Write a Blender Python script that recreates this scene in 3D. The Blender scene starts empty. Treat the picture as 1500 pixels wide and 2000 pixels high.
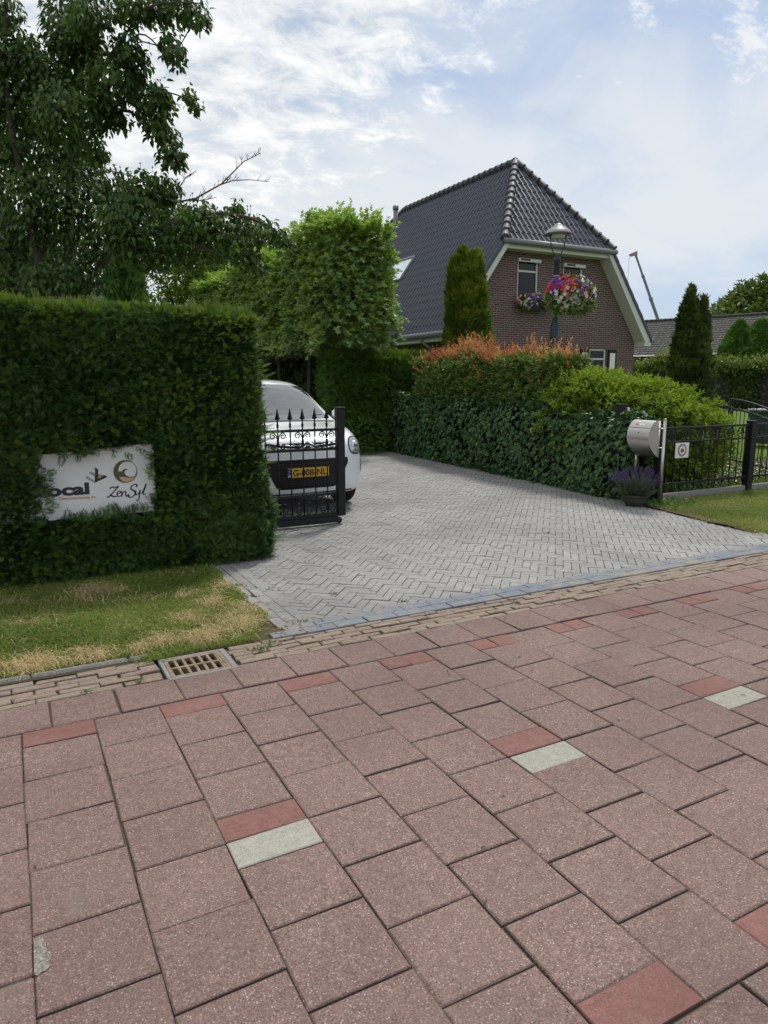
import bpy, bmesh, math, random
import numpy as np
from mathutils import Vector, Matrix
from mathutils.bvhtree import BVHTree

random.seed(7); RNG = np.random.default_rng(11)
R = math.radians; PI = math.pi
SC = bpy.context.scene; COL = SC.collection

# ------------------------------------------------------------------ camera
# world: X along the street, Y away from the street, Z up; eye at 1.55 m
EYE = 1.55; YAW = R(27.888); PITCH = R(10.313); ROLL = R(-0.2); FPX = 1385.0
cam_d = bpy.data.cameras.new('camera'); cam = bpy.data.objects.new('camera', cam_d); COL.objects.link(cam)
cam_d.sensor_fit = 'VERTICAL'; cam_d.sensor_height = 24.0; cam_d.lens = FPX / 2000 * 24.0
cam_d.clip_start = 0.05; cam_d.clip_end = 4000
cam.matrix_world = (Matrix.Translation((0, 0, EYE)) @ Matrix.Rotation(-YAW, 4, 'Z') @
                    Matrix.Rotation(PI / 2 - PITCH, 4, 'X') @ Matrix.Rotation(ROLL, 4, 'Z'))
SC.camera = cam
_c, _s = math.cos(YAW), math.sin(YAW)

def at(px, py, d):
    """point seen at photo pixel (px, py) and d metres ahead"""
    x = (px - 750) / FPX; y = (py - 1000) / FPX
    dx = x; dy = math.cos(PITCH) - y * math.sin(PITCH); dz = -math.sin(PITCH) - y * math.cos(PITCH)
    k = d / dy
    a, b = dx * k, d
    return Vector((a * _c + b * _s, -a * _s + b * _c, EYE + dz * k))

# ------------------------------------------------------------------ mesh helpers
class GM:
    """collects chunks of geometry; build() links them as ONE mesh object"""
    def __init__(self):
        self.V = []; self.F = []; self.M = []; self.T = []; self.S = []; self.n = 0; self.UV = None
    def add(self, V, F, mat=0, tone=None, smooth=False):
        V = np.asarray(V, float).reshape(-1, 3)
        if not len(V): return self
        if tone is None: tone = np.full(len(V), 0.5)
        elif np.isscalar(tone): tone = np.full(len(V), float(tone))
        self.V.append(V); self.T.append(np.asarray(tone, float))
        if isinstance(F, np.ndarray): F = [F]
        else:
            by = {}
            for f in F: by.setdefault(len(f), []).append(f)
            F = [np.array(v, int) for v in by.values()]
        for f in F:
            if len(f):
                self.F.append(f + self.n); self.M.append(mat); self.S.append(smooth)
        self.n += len(V)
        return self
    def box(self, c, s, mat=0, rz=0.0, rot=None, bev=0.0, tone=None):
        hx, hy, hz = s[0] / 2, s[1] / 2, s[2] / 2
        if bev > 0:
            b = min(bev, hx * .49, hy * .49, hz * .49)
            V = []; 
            for sx in (-1, 1):
                for sy in (-1, 1):
                    for sz in (-1, 1):
                        V += [(sx * hx, sy * (hy - b), sz * (hz - b)), (sx * (hx - b), sy * hy, sz * (hz - b)), (sx * (hx - b), sy * (hy - b), sz * hz)]
            I = lambda sx, sy, sz, k: ((sx > 0) * 4 + (sy > 0) * 2 + (sz > 0)) * 3 + k
            F = []
            for sg in (-1, 1):
                F.append([I(sg, -1, -1, 0), I(sg, 1, -1, 0), I(sg, 1, 1, 0), I(sg, -1, 1, 0)])
                F.append([I(-1, sg, -1, 1), I(1, sg, -1, 1), I(1, sg, 1, 1), I(-1, sg, 1, 1)])
                F.append([I(-1, -1, sg, 2), I(1, -1, sg, 2), I(1, 1, sg, 2), I(-1, 1, sg, 2)])
            for a in (-1, 1):
                for d in (-1, 1):
                    F.append([I(a, d, -1, 0), I(a, d, -1, 1), I(a, d, 1, 1), I(a, d, 1, 0)])
                    F.append([I(a, -1, d, 0), I(a, -1, d, 2), I(a, 1, d, 2), I(a, 1, d, 0)])
                    F.append([I(-1, a, d, 1), I(-1, a, d, 2), I(1, a, d, 2), I(1, a, d, 1)])
            for sx in (-1, 1):
                for sy in (-1, 1):
                    for sz in (-1, 1): F.append([I(sx, sy, sz, 0), I(sx, sy, sz, 1), I(sx, sy, sz, 2)])
        else:
            V = [(sx * hx, sy * hy, sz * hz) for sx in (-1, 1) for sy in (-1, 1) for sz in (-1, 1)]
            F = [[0, 1, 3, 2], [4, 6, 7, 5], [0, 4, 5, 1], [2, 3, 7, 6], [0, 2, 6, 4], [1, 5, 7, 3]]
        V = np.array(V)
        if rot is not None: V = V @ np.array(rot.to_3x3()).T
        elif rz: 
            c_, s_ = math.cos(rz), math.sin(rz); V = V @ np.array([[c_, s_, 0], [-s_, c_, 0], [0, 0, 1]])
        return self.add(V + np.array(c), F, mat, tone)
    def tube(self, pts, r, n=8, mat=0, cap=True, smooth=True, tone=None, closed=False):
        P = np.array([tuple(p) for p in pts], float); m = len(P)
        r = np.full(m, r) if np.isscalar(r) else np.asarray(r, float)
        if closed: T = np.roll(P, -1, 0) - np.roll(P, 1, 0)
        else: T = np.gradient(P, axis=0)
        T /= np.linalg.norm(T, axis=1)[:, None] + 1e-12
        ref = np.array([0, 0, 1.0]) if abs(T[0][2]) < .9 else np.array([1.0, 0, 0])
        u = np.cross(T[0], ref); u /= np.linalg.norm(u)
        V = []; ang = np.arange(n) * 2 * PI / n
        for i in range(m):
            u = u - T[i] * (u @ T[i]); u /= np.linalg.norm(u) + 1e-12
            w = np.cross(T[i], u)
            V.append(P[i] + r[i] * (np.cos(ang)[:, None] * u + np.sin(ang)[:, None] * w))
        V = np.concatenate(V); F = []
        for i in range(m if closed else m - 1):
            a, b = i * n, ((i + 1) % m) * n
            for j in range(n):
                k = (j + 1) % n; F.append([a + j, a + k, b + k, b + j])
        if cap and not closed: F.append(list(range(n))[::-1]); F.append(list(range((m - 1) * n, m * n)))
        return self.add(V, F, mat, tone, smooth)
    def lathe(self, c, prof, n=20, mat=0, smooth=True, axis=None, tone=None):
        m = len(prof); V = []; F = []
        for r, z in prof:
            for j in range(n): V.append((r * math.cos(2 * PI * j / n), r * math.sin(2 * PI * j / n), z))
        for i in range(m - 1):
            for j in range(n):
                k = (j + 1) % n; F.append([i * n + j, i * n + k, (i + 1) * n + k, (i + 1) * n + j])
        if prof[0][0] > 1e-6: F.append(list(range(n))[::-1])
        if prof[-1][0] > 1e-6: F.append(list(range((m - 1) * n, m * n)))
        V = np.array(V)
        if axis is not None:
            q = Vector((0, 0, 1)).rotation_difference(Vector(axis)).to_matrix(); V = V @ np.array(q).T
        return self.add(V + np.array(c), F, mat, tone, smooth)
    def prism(self, pts, ext, mat=0):
        """flat polygon pts (3D) extruded by vector ext"""
        P = np.array([tuple(p) for p in pts], float); n = len(P); e = np.array(tuple(ext), float)
        F = [list(range(n)), list(range(2 * n - 1, n - 1, -1))]
        for i in range(n):
            j = (i + 1) % n; F.append([i, i + n, j + n, j])
        return self.add(np.concatenate([P, P + e]), F, mat)
    def build(self, name, mats, parent=None, auto=False):
        me = bpy.data.meshes.new(name)
        V = np.concatenate(self.V); nl = sum(f.size for f in self.F); npoly = sum(len(f) for f in self.F)
        me.vertices.add(len(V)); me.vertices.foreach_set('co', V.astype(np.float32).ravel())
        me.loops.add(nl); me.polygons.add(npoly)
        me.loops.foreach_set('vertex_index', np.concatenate([f.ravel() for f in self.F]).astype(np.int32))
        tot = np.concatenate([np.full(len(f), f.shape[1]) for f in self.F]).astype(np.int32)
        st = np.concatenate([[0], np.cumsum(tot)[:-1]]).astype(np.int32)
        me.polygons.foreach_set('loop_start', st); 
        try: me.polygons.foreach_set('loop_total', tot)
        except Exception: pass
        mi = np.concatenate([np.full(len(f), m) for f, m in zip(self.F, self.M)]).astype(np.int32)
        sm = np.concatenate([np.full(len(f), s) for f, s in zip(self.F, self.S)])
        me.polygons.foreach_set('material_index', mi); me.polygons.foreach_set('use_smooth', sm)
        at_ = me.attributes.new('tone', 'FLOAT', 'POINT'); at_.data.foreach_set('value', np.concatenate(self.T).astype(np.float32))
        if self.UV is not None:
            uv = me.uv_layers.new(name='UVMap'); uv.data.foreach_set('uv', np.asarray(self.UV, np.float32).ravel())
        me.update(calc_edges=True); me.validate()
        for m in (mats if isinstance(mats, (list, tuple)) else [mats]): me.materials.append(m)
        o = bpy.data.objects.new(name, me); COL.objects.link(o)
        if parent is not None: o.parent = parent
        return o

def tag(o, label, cat, group=None):
    o['label'] = label; o['category'] = cat
    if group: o['group'] = group
    return o
def thing(name, label, cat, loc=(0, 0, 0), group=None):
    o = bpy.data.objects.new(name, None); COL.objects.link(o); o.location = loc
    return tag(o, label, cat, group)
def struct(o, kind='structure'):
    o['kind'] = kind; return o
def rehome(root):
    """keep world positions of children that were built in world space"""
    for ch in root.children: ch.matrix_parent_inverse = Matrix.Translation(root.location).inverted()

def rnd(n, a=0.0, b=1.0): return RNG.uniform(a, b, n)
def unit(A): return A / (np.linalg.norm(A, axis=1)[:, None] + 1e-9)
_PH = RNG.uniform(0, 6.28, (14, 1)); _KV = RNG.normal(0, 1, (14, 3)); _KV /= np.linalg.norm(_KV, axis=1)[:, None]
def bump(P, k=6.0):
    """smooth pseudo noise about -1..1 at points P"""
    P = np.asarray(P); s = 0
    for i in range(14): s = s + np.sin((P @ _KV[i]) * k * (0.6 + 0.14 * i) + _PH[i, 0])
    return s / 3.7

# ---- leaf templates: x along the leaf, y across, z its upper side
def t_leaf(w=.5, fold=.08, droop=.12):
    V = [(0, 0, 0), (.42, w / 2, fold), (.42, -w / 2, fold), (1, 0, -droop)]
    return np.array(V), np.array([[0, 3, 1], [0, 2, 3]])
def t_oval(w=.55, fold=.06, droop=.2):
    V = [(0, 0, 0), (.3, w * .46, fold), (.3, -w * .46, fold), (.65, w * .4, fold - droop * .35), (.65, -w * .4, fold - droop * .35), (1.0, 0, -droop), (.32, 0, 0.0), (.66, 0, -droop * .4)]
    return np.array(V), np.array([[0, 6, 1], [0, 2, 6], [1, 6, 7], [1, 7, 3], [2, 7, 6], [2, 4, 7], [3, 7, 5], [4, 5, 7]])
def t_fan(out, cx=.35, dz=0.06):
    V = [(cx, 0, dz)] + [(x, y, -abs(y) * .12 - max(0, x - .5) * .2) for x, y in out]
    n = len(out); return np.array(V), np.array([[0, 1 + i, 1 + (i + 1) % n] for i in range(n)])
STAR = t_fan([(0, 0), (.05, -.16), (-.12, -.42), (.22, -.24), (.42, -.62), (.5, -.2), (1, 0), (.5, .2), (.42, .62), (.22, .24), (-.12, .42), (.05, .16)])
IVY = t_fan([(0, 0), (-.08, -.3), (.2, -.52), (.42, -.3), (1, 0), (.42, .3), (.2, .52), (-.08, .3)])
def t_sprig(n=7, nl=.46, nw=.095, up=.28):
    """flat spray: a stem with needles on both sides"""
    V = []; F = []
    V += [(0, .012, 0), (0, -.012, 0), (1, 0, .02)]; F.append([0, 1, 2])
    for i in range(n):
        x = .12 + .8 * i / n; l = nl * (1 - .45 * i / n)
        for s in (-1, 1):
            b = len(V); V += [(x, 0, 0), (x + l * .35, s * l * .55, up * l * .6), (x + l * .35 + nw * .8, s * l * .45, up * l * .6), (x + l * .75, s * l, up * l)]
            F += [[b, b + 1, b + 3], [b, b + 3, b + 2]]
    b = len(V); V += [(.85, 0, 0), (1.0, nw * .5, .03), (1.0, -nw * .5, .03), (1.25, 0, .06)]; F += [[b, b + 3, b + 1], [b, b + 2, b + 3]]
    return np.array(V), np.array(F)
SPRIG = t_sprig()
def t_tuft(n=5, w=.22):
    V = []; F = []
    for i in range(n):
        a = i * 2.4; s = .25 + .12 * (i % 3); b = len(V)
        ex = np.array([1, s * math.cos(a), s * math.sin(a)]); ex = ex / np.linalg.norm(ex) * (1 - .1 * (i % 2))
        side = np.cross(ex, [math.cos(a + 1), 0, math.sin(a + 1)]); side /= np.linalg.norm(side)
        V += [(0, 0, 0), tuple(ex * .5 + side * w / 2), tuple(ex * .5 - side * w / 2), tuple(ex)]
        F += [[b, b + 1, b + 3], [b, b + 3, b + 2]]
    return np.array(V), np.array(F)
TUFT = t_tuft(); LEAF = t_leaf(); SLIM = t_leaf(.3, .05, .2); OVAL = t_oval()

def scatter(g, tpl, P, D, N, S, mat=0, tone=None, wide=None):
    """one copy of a leaf template per row of P; D along, N roughly its upper side, S length"""
    TV, TF = tpl; n = len(P)
    if not n: return
    D = unit(np.asarray(D, float)); N = np.asarray(N, float); N = N - D * np.sum(N * D, 1)[:, None]
    bad = np.linalg.norm(N, axis=1) < 1e-4; N[bad] += np.array([.3, .5, .2]); N = unit(N - D * np.sum(N * D, 1)[:, None]); B = np.cross(N, D)
    S = np.broadcast_to(np.asarray(S, float), (n,)); W = S if wide is None else S * wide
    V = (np.asarray(P)[:, None, :] + S[:, None, None] * TV[None, :, 0:1] * D[:, None, :] + W[:, None, None] * TV[None, :, 1:2] * B[:, None, :]
         + S[:, None, None] * TV[None, :, 2:3] * N[:, None, :])
    F = (TF[None] + (np.arange(n) * len(TV))[:, None, None]).reshape(-1, TF.shape[1])
    tone = rnd(n) if tone is None else np.broadcast_to(tone, (n,))
    g.add(V.reshape(-1, 3), F, mat, np.repeat(tone, len(TV)))

# ------------------------------------------------------------------ materials
def nm(name):
    m = bpy.data.materials.new(name); m.use_nodes = True; nt = m.node_tree
    b = nt.nodes['Principled BSDF']; return m, nt, b
def N(nt, t, **kw):
    n = nt.nodes.new(t)
    for k, v in kw.items():
        if k in n.inputs.keys() if isinstance(k, str) else False: n.inputs[k].default_value = v
        else: setattr(n, k, v)
    return n
def lk(nt, a, b): nt.links.new(a, b)
def ramp(nt, fac, stops, interp='LINEAR'):
    r = nt.nodes.new('ShaderNodeValToRGB'); r.color_ramp.interpolation = interp
    e = r.color_ramp.elements
    while len(e) < len(stops): e.new(.5)
    for el, (p, c) in zip(e, stops): el.position = p; el.color = (*c, 1) if len(c) == 3 else c
    if fac is not None: lk(nt, fac, r.inputs[0])
    return r
def mix(nt, fac, a, b, mode='MIX'):
    m = nt.nodes.new('ShaderNodeMix'); m.data_type = 'RGBA'; m.blend_type = mode
    for s, v in ((0, fac), (6, a), (7, b)):
        if hasattr(v, 'links'): lk(nt, v, m.inputs[s])
        elif isinstance(v, (int, float)): m.inputs[s].default_value = v
        else: m.inputs[s].default_value = (*v, 1)
    return m.outputs[2]
def math_(nt, op, a, b=0.0, clamp=False):
    m = nt.nodes.new('ShaderNodeMath'); m.operation = op; m.use_clamp = clamp
    for s, v in ((0, a), (1, b)):
        if hasattr(v, 'links'): lk(nt, v, m.inputs[s])
        else: m.inputs[s].default_value = v
    return m.outputs[0]
def noise(nt, scale, detail=4, rough=.55, vec=None, dist=0.0):
    n = nt.nodes.new('ShaderNodeTexNoise'); n.inputs['Scale'].default_value = scale; n.inputs['Detail'].default_value = detail
    n.inputs['Roughness'].default_value = rough; n.inputs['Distortion'].default_value = dist
    if vec is not None: lk(nt, vec, n.inputs['Vector'])
    return n
def objco(nt): return nt.nodes.new('ShaderNodeTexCoord').outputs['Object']
def bumpn(nt, b, h, strength=.3, dist=.01):
    n = nt.nodes.new('ShaderNodeBump'); n.inputs['Strength'].default_value = strength; n.inputs['Distance'].default_value = dist
    lk(nt, h, n.inputs['Height']); lk(nt, n.outputs[0], b.inputs['Normal'])
def tone_attr(nt):
    a = nt.nodes.new('ShaderNodeAttribute'); a.attribute_name = 'tone'; return a.outputs['Fac']

def plain(name, c, rough=.5, metal=0.0, spec=.5, var=.12, scale=9.0, bmp=0.0, coat=0.0):
    m, nt, b = nm(name); co = objco(nt); n = noise(nt, scale, 5, .6, co)
    lo = tuple(x * (1 - var) for x in c); hi = tuple(min(1, x * (1 + var)) for x in c)
    r = ramp(nt, n.outputs['Fac'], [(.3, lo), (.7, hi)]); lk(nt, r.outputs[0], b.inputs['Base Color'])
    b.inputs['Roughness'].default_value = rough; b.inputs['Metallic'].default_value = metal
    b.inputs['Specular IOR Level'].default_value = spec; b.inputs['Coat Weight'].default_value = coat
    if bmp: bumpn(nt, b, noise(nt, scale * 12, 4, .6, co).outputs['Fac'], bmp, .004)
    return m
def leafm(name, c0, c1, c2, trans=.25, rough=.45, spec=.35, patch=1.6):
    """foliage: three natural tints spread by leaf and by clump, thin leaves let light through"""
    m, nt, b = nm(name); co = objco(nt)
    n = noise(nt, patch, 3, .6, co)
    f = math_(nt, 'ADD', math_(nt, 'MULTIPLY', tone_attr(nt), .62), math_(nt, 'MULTIPLY', math_(nt, 'SUBTRACT', n.outputs['Fac'], .32), 1.05), clamp=True)
    r = ramp(nt, f, [(.08, c0), (.5, c1), (.92, c2)]); lk(nt, r.outputs[0], b.inputs['Base Color'])
    b.inputs['Roughness'].default_value = rough; b.inputs['Specular IOR Level'].default_value = spec
    t = nt.nodes.new('ShaderNodeBsdfTranslucent')
    h = nt.nodes.new('ShaderNodeHueSaturation'); h.inputs['Value'].default_value = 1.5; h.inputs['Saturation'].default_value = 1.1
    lk(nt, r.outputs[0], h.inputs['Color']); lk(nt, h.outputs[0], t.inputs['Color'])
    mx = nt.nodes.new('ShaderNodeMixShader'); mx.inputs[0].default_value = trans
    lk(nt, b.outputs[0], mx.inputs[1]); lk(nt, t.outputs[0], mx.inputs[2])
    lk(nt, mx.outputs[0], nt.nodes['Material Output'].inputs['Surface'])
    return m
def stone(name, c0, c1, specks=True, light=(.55, .5, .46), dark=(.05, .04, .04), sp=150, dens=.2, rough=.85, blot=.35, bs=.5, dust=None, stain=0.0, rim=.3, gsc=260, gmix=.38):
    m, nt, b = nm(name); co = objco(nt); t = tone_attr(nt)
    col = ramp(nt, t, [(0.0, c0), (1.0, c1)]).outputs[0]
    n = noise(nt, 2.3, 6, .62, co); d = tuple(x * .72 for x in c0)
    col = mix(nt, math_(nt, 'MULTIPLY', ramp(nt, n.outputs['Fac'], [(.38, (0, 0, 0)), (.68, (1, 1, 1))]).outputs[0], blot), col, d)
    g = noise(nt, gsc, 3, .7, co)
    col = mix(nt, gmix, col, ramp(nt, g.outputs['Fac'], [(.36, tuple(x * .35 for x in c0)), (.64, tuple(min(1, x * 1.6) for x in c1))]).outputs[0])
    if specks:
        for sc, lo, colr in ((sp, 1 - dens, light), (sp * 1.25, 1 - dens * .8, dark)):
            v = nt.nodes.new('ShaderNodeTexVoronoi'); v.inputs['Scale'].default_value = sc
            mp = nt.nodes.new('ShaderNodeMapping'); mp.inputs['Location'].default_value = (sc * .013, .7, .2); lk(nt, co, mp.inputs[0]); lk(nt, mp.outputs[0], v.inputs['Vector'])
            sel = nt.nodes.new('ShaderNodeSeparateColor'); lk(nt, v.outputs['Color'], sel.inputs[0])
            pick = math_(nt, 'GREATER_THAN', sel.outputs[0], lo); near = math_(nt, 'LESS_THAN', v.outputs['Distance'], .42)
            amt = math_(nt, 'MULTIPLY', math_(nt, 'MULTIPLY', pick, near), math_(nt, 'ADD', math_(nt, 'MULTIPLY', sel.outputs[1], .7), .2))
            col = mix(nt, amt, col, colr)
    k_ = noise(nt, 30, 5, .7, co); col = mix(nt, .3, col, ramp(nt, k_.outputs['Fac'], [(.34, tuple(x * .55 for x in c0)), (.66, tuple(min(1, x * 1.25) for x in c1))]).outputs[0])
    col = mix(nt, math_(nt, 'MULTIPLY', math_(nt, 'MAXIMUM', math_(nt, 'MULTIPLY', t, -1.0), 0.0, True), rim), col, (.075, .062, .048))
    if stain:
        q = noise(nt, .75, 7, .6, co, .6); col = mix(nt, math_(nt, 'MULTIPLY', ramp(nt, q.outputs['Fac'], [(.42, (0, 0, 0)), (.62, (1, 1, 1))]).outputs[0], stain), col, tuple(x * .62 for x in c0))
        q = noise(nt, 3.7, 6, .7, co, .4); col = mix(nt, math_(nt, 'MULTIPLY', ramp(nt, q.outputs['Fac'], [(.56, (0, 0, 0)), (.66, (1, 1, 1))]).outputs[0], stain * .8), col, (.20, .17, .145))
    if dust is not None:
        q = noise(nt, 2.6, 7, .65, co, .5); col = mix(nt, math_(nt, 'MULTIPLY', ramp(nt, q.outputs['Fac'], [(.50, (0, 0, 0)), (.64, (1, 1, 1))]).outputs[0], .85), col, dust)
    lk(nt, col, b.inputs['Base Color']); b.inputs['Roughness'].default_value = rough; b.inputs['Specular IOR Level'].default_value = .3
    bumpn(nt, b, g.outputs['Fac'], bs, .004)
    return m

M = {}
M['paver'] = stone('red_concrete_paver', (.156, .099, .088), (.256, .168, .150), dens=.22, sp=170, blot=.4, light=(.60, .53, .48), stain=.38, rim=.6, gsc=150, gmix=.62, bs=.9)
M['paver_smooth'] = stone('smooth_red_paver', (.19, .092, .078), (.25, .124, .108), dens=.10, sp=230, light=(.36, .24, .21), dark=(.09, .05, .045), blot=.45, bs=.3, stain=.5)
M['paver_white'] = stone('pale_concrete_paver', (.30, .285, .24), (.37, .355, .305), dens=.24, light=(.58, .57, .53), dark=(.17, .16, .14), sp=220, blot=.25, stain=.22)
M['sand'] = stone('joint_sand', (.055, .046, .037), (.10, .084, .066), specks=False, stain=.5)
M['brick_grey'] = stone('grey_driveway_brick', (.215, .212, .203), (.36, .357, .345), dens=.08, sp=200, light=(.48, .46, .42), blot=.4, stain=.4)
M['brick_blue'] = stone('blue_grey_brick', (.15, .17, .20), (.215, .235, .262), dens=.06, sp=200, light=(.4, .4, .38), blot=.3, dust=(.27, .24, .20))
M['brick_brown'] = stone('brown_gutter_brick', (.175, .125, .098), (.30, .235, .185), dens=.08, sp=190, blot=.55, dust=(.25, .215, .17))
M['driveway_sand'] = stone('driveway_joint', (.13, .122, .108), (.19, .178, .155), specks=False)
M['concrete'] = stone('grey_concrete', (.2, .2, .19), (.28, .27, .26), dens=.1, sp=170)
M['worn'] = stone('worn_slab_core', (.15, .135, .115), (.24, .21, .18), dens=.25, sp=140, gmix=.6, gsc=120)
M['concrete_dark'] = stone('dark_kerb_concrete', (.13, .125, .115), (.22, .21, .19), dens=.2, sp=120, light=(.5, .5, .48))
M['iron_rust'] = plain('rusty_cast_iron', (.235, .18, .125), .7, .35, var=.4, scale=14, bmp=.4)
M['pit_shade'] = plain('drain_pit_shade', (.01, .009, .008), .9)  # near black, stands in for the unlit depth under the grate
M['black'] = plain('black_powder_coat', (.010, .011, .014), .5, 0, .3, .2)
M['black_matt'] = plain('black_plastic', (.012, .012, .013), .55)
M['steel'] = plain('brushed_steel', (.52, .51, .48), .32, .95, var=.06, scale=4)
M['white'] = plain('white_paint', (.78, .78, .76), .4, var=.04)
M['cream'] = plain('cream_paint', (.62, .625, .58), .45, var=.05)
M['grey_paint'] = plain('grey_paint', (.2, .21, .22), .45, var=.08)

def grass_ground(name, c0, c1, c2):
    m, nt, b = nm(name); co = objco(nt)
    a = noise(nt, 1.1, 5, .6, co); d = noise(nt, 40, 4, .7, co)
    f = math_(nt, 'ADD', math_(nt, 'MULTIPLY', a.outputs['Fac'], .7), math_(nt, 'MULTIPLY', d.outputs['Fac'], .45))
    lk(nt, ramp(nt, f, [(.38, c0), (.55, c1), (.75, c2)]).outputs[0], b.inputs['Base Color']); b.inputs['Roughness'].default_value = .95
    b.inputs['Specular IOR Level'].default_value = .1
    bumpn(nt, b, d.outputs['Fac'], .8, .03); return m
M['ground'] = grass_ground('earth_and_grass', (.035, .045, .014), (.06, .075, .022), (.10, .09, .045))
M['soil'] = grass_ground('verge_soil', (.05, .05, .022), (.09, .08, .04), (.15, .12, .07))
M['lawn'] = grass_ground('mown_lawn', (.075, .13, .022), (.10, .165, .028), (.135, .19, .04))
M['grass'] = leafm('grass_blades', (0.099, 0.148, 0.031), (0.185, 0.247, 0.050), (0.343, 0.346, 0.113), .35, .55, .25, 1.2)
M['straw'] = leafm('dry_grass', (0.374, 0.286, 0.143), (0.550, 0.429, 0.231), (0.660, 0.550, 0.330), .25, .7, .15)
M['litter'] = leafm('dead_leaves', (.10, .05, .025), (.22, .12, .055), (.36, .25, .14), .1, .7, .2)
M['yew'] = leafm('yew_needles', (0.020, 0.054, 0.018), (0.048, 0.105, 0.029), (0.109, 0.193, 0.048), .16, .5, .3, 2.2)
M['yew_tip'] = leafm('young_yew_tips', (0.063, 0.121, 0.017), (0.109, 0.178, 0.025), (0.178, 0.241, 0.039), .25, .5, .3)
M['core'] = plain('hedge_twigs', (.012, .014, .007), .95, spec=.05)
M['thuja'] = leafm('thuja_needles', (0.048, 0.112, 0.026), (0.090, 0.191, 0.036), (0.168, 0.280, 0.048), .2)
M['gold_yew'] = leafm('golden_yew_needles', (0.038, 0.068, 0.012), (0.085, 0.128, 0.016), (0.230, 0.278, 0.030), .22, .5, .3, 3)
M['dark_yew'] = leafm('columnar_yew_needles', (0.024, 0.045, 0.012), (0.050, 0.077, 0.018), (0.130, 0.175, 0.033), .18, .5, .3, 3)
M['ivy'] = leafm('ivy_leaves', (0.024, 0.063, 0.023), (0.046, 0.105, 0.035), (0.090, 0.168, 0.050), .08, .48, .32, 1.4)
M['ivy_young'] = leafm('young_ivy_leaves', (.11, .21, .03), (.16, .28, .05), (.22, .34, .07), .3)
M['dogwood'] = leafm('dogwood_leaves', (0.028, 0.066, 0.017), (0.059, 0.115, 0.026), (0.128, 0.194, 0.044), .28, .5, .25, 1.8)
M['amber'] = leafm('sweetgum_leaves', (0.086, 0.160, 0.049), (0.166, 0.262, 0.073), (0.330, 0.422, 0.114), .35, .38, .45, 1.4)
M['amber_tip'] = leafm('young_and_lit_sweetgum_leaves', (0.165, 0.270, 0.042), (0.231, 0.340, 0.063), (0.308, 0.400, 0.084), .4)
M['photinia'] = leafm('photinia_leaves', (0.055, 0.117, 0.024), (0.110, 0.193, 0.036), (0.234, 0.289, 0.062), .2, .33, .5)
M['photinia_red'] = leafm('new_photinia_shoots', (.30, .10, .055), (.42, .19, .09), (.46, .32, .13), .35, .4, .4)
M['lime'] = leafm('shrub_leaves', (0.095, 0.162, 0.018), (0.168, 0.248, 0.029), (0.280, 0.367, 0.058), .35, .4, .4)
M['climber'] = leafm('climber_leaves', (.035, .07, .014), (.12, .17, .03), (.24, .27, .06), .3)
M['far_green'] = leafm('broadleaf_crown', (.05, .085, .02), (.09, .135, .03), (.15, .20, .045), .25, .5, .3, .5)
M['far_dark'] = leafm('dark_broadleaf_crown', (.02, .035, .014), (.035, .055, .02), (.06, .085, .03), .2)
M['light_tree'] = leafm('light_broadleaf_crown', (.10, .17, .02), (.16, .25, .03), (.24, .34, .045), .4)
M['bark'] = plain('grey_brown_bark', (.07, .055, .042), .9, var=.35, scale=20, bmp=.6)
M['twig'] = plain('reddish_twig', (.16, .095, .07), .8, var=.25)
M['lavender'] = leafm('lavender_foliage', (0.072, 0.093, 0.051), (0.119, 0.145, 0.085), (0.170, 0.196, 0.128), .2)
M['purple'] = leafm('lavender_flowers', (.07, .05, .15), (.11, .075, .21), (.17, .115, .28), .2)
M['petal_white'] = leafm('white_petals', (.62, .62, .60), (.75, .74, .72), (.82, .80, .66), .3)
M['petal_red'] = leafm('red_petals', (.42, .02, .03), (.58, .04, .05), (.66, .09, .08), .25)
M['petal_purple'] = leafm('purple_petals', (.13, .05, .33), (.2, .08, .42), (.36, .14, .42), .25)
M['gravel'] = stone('pale_gravel', (.2, .19, .16), (.3, .28, .24), dens=.3, sp=60)

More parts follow.
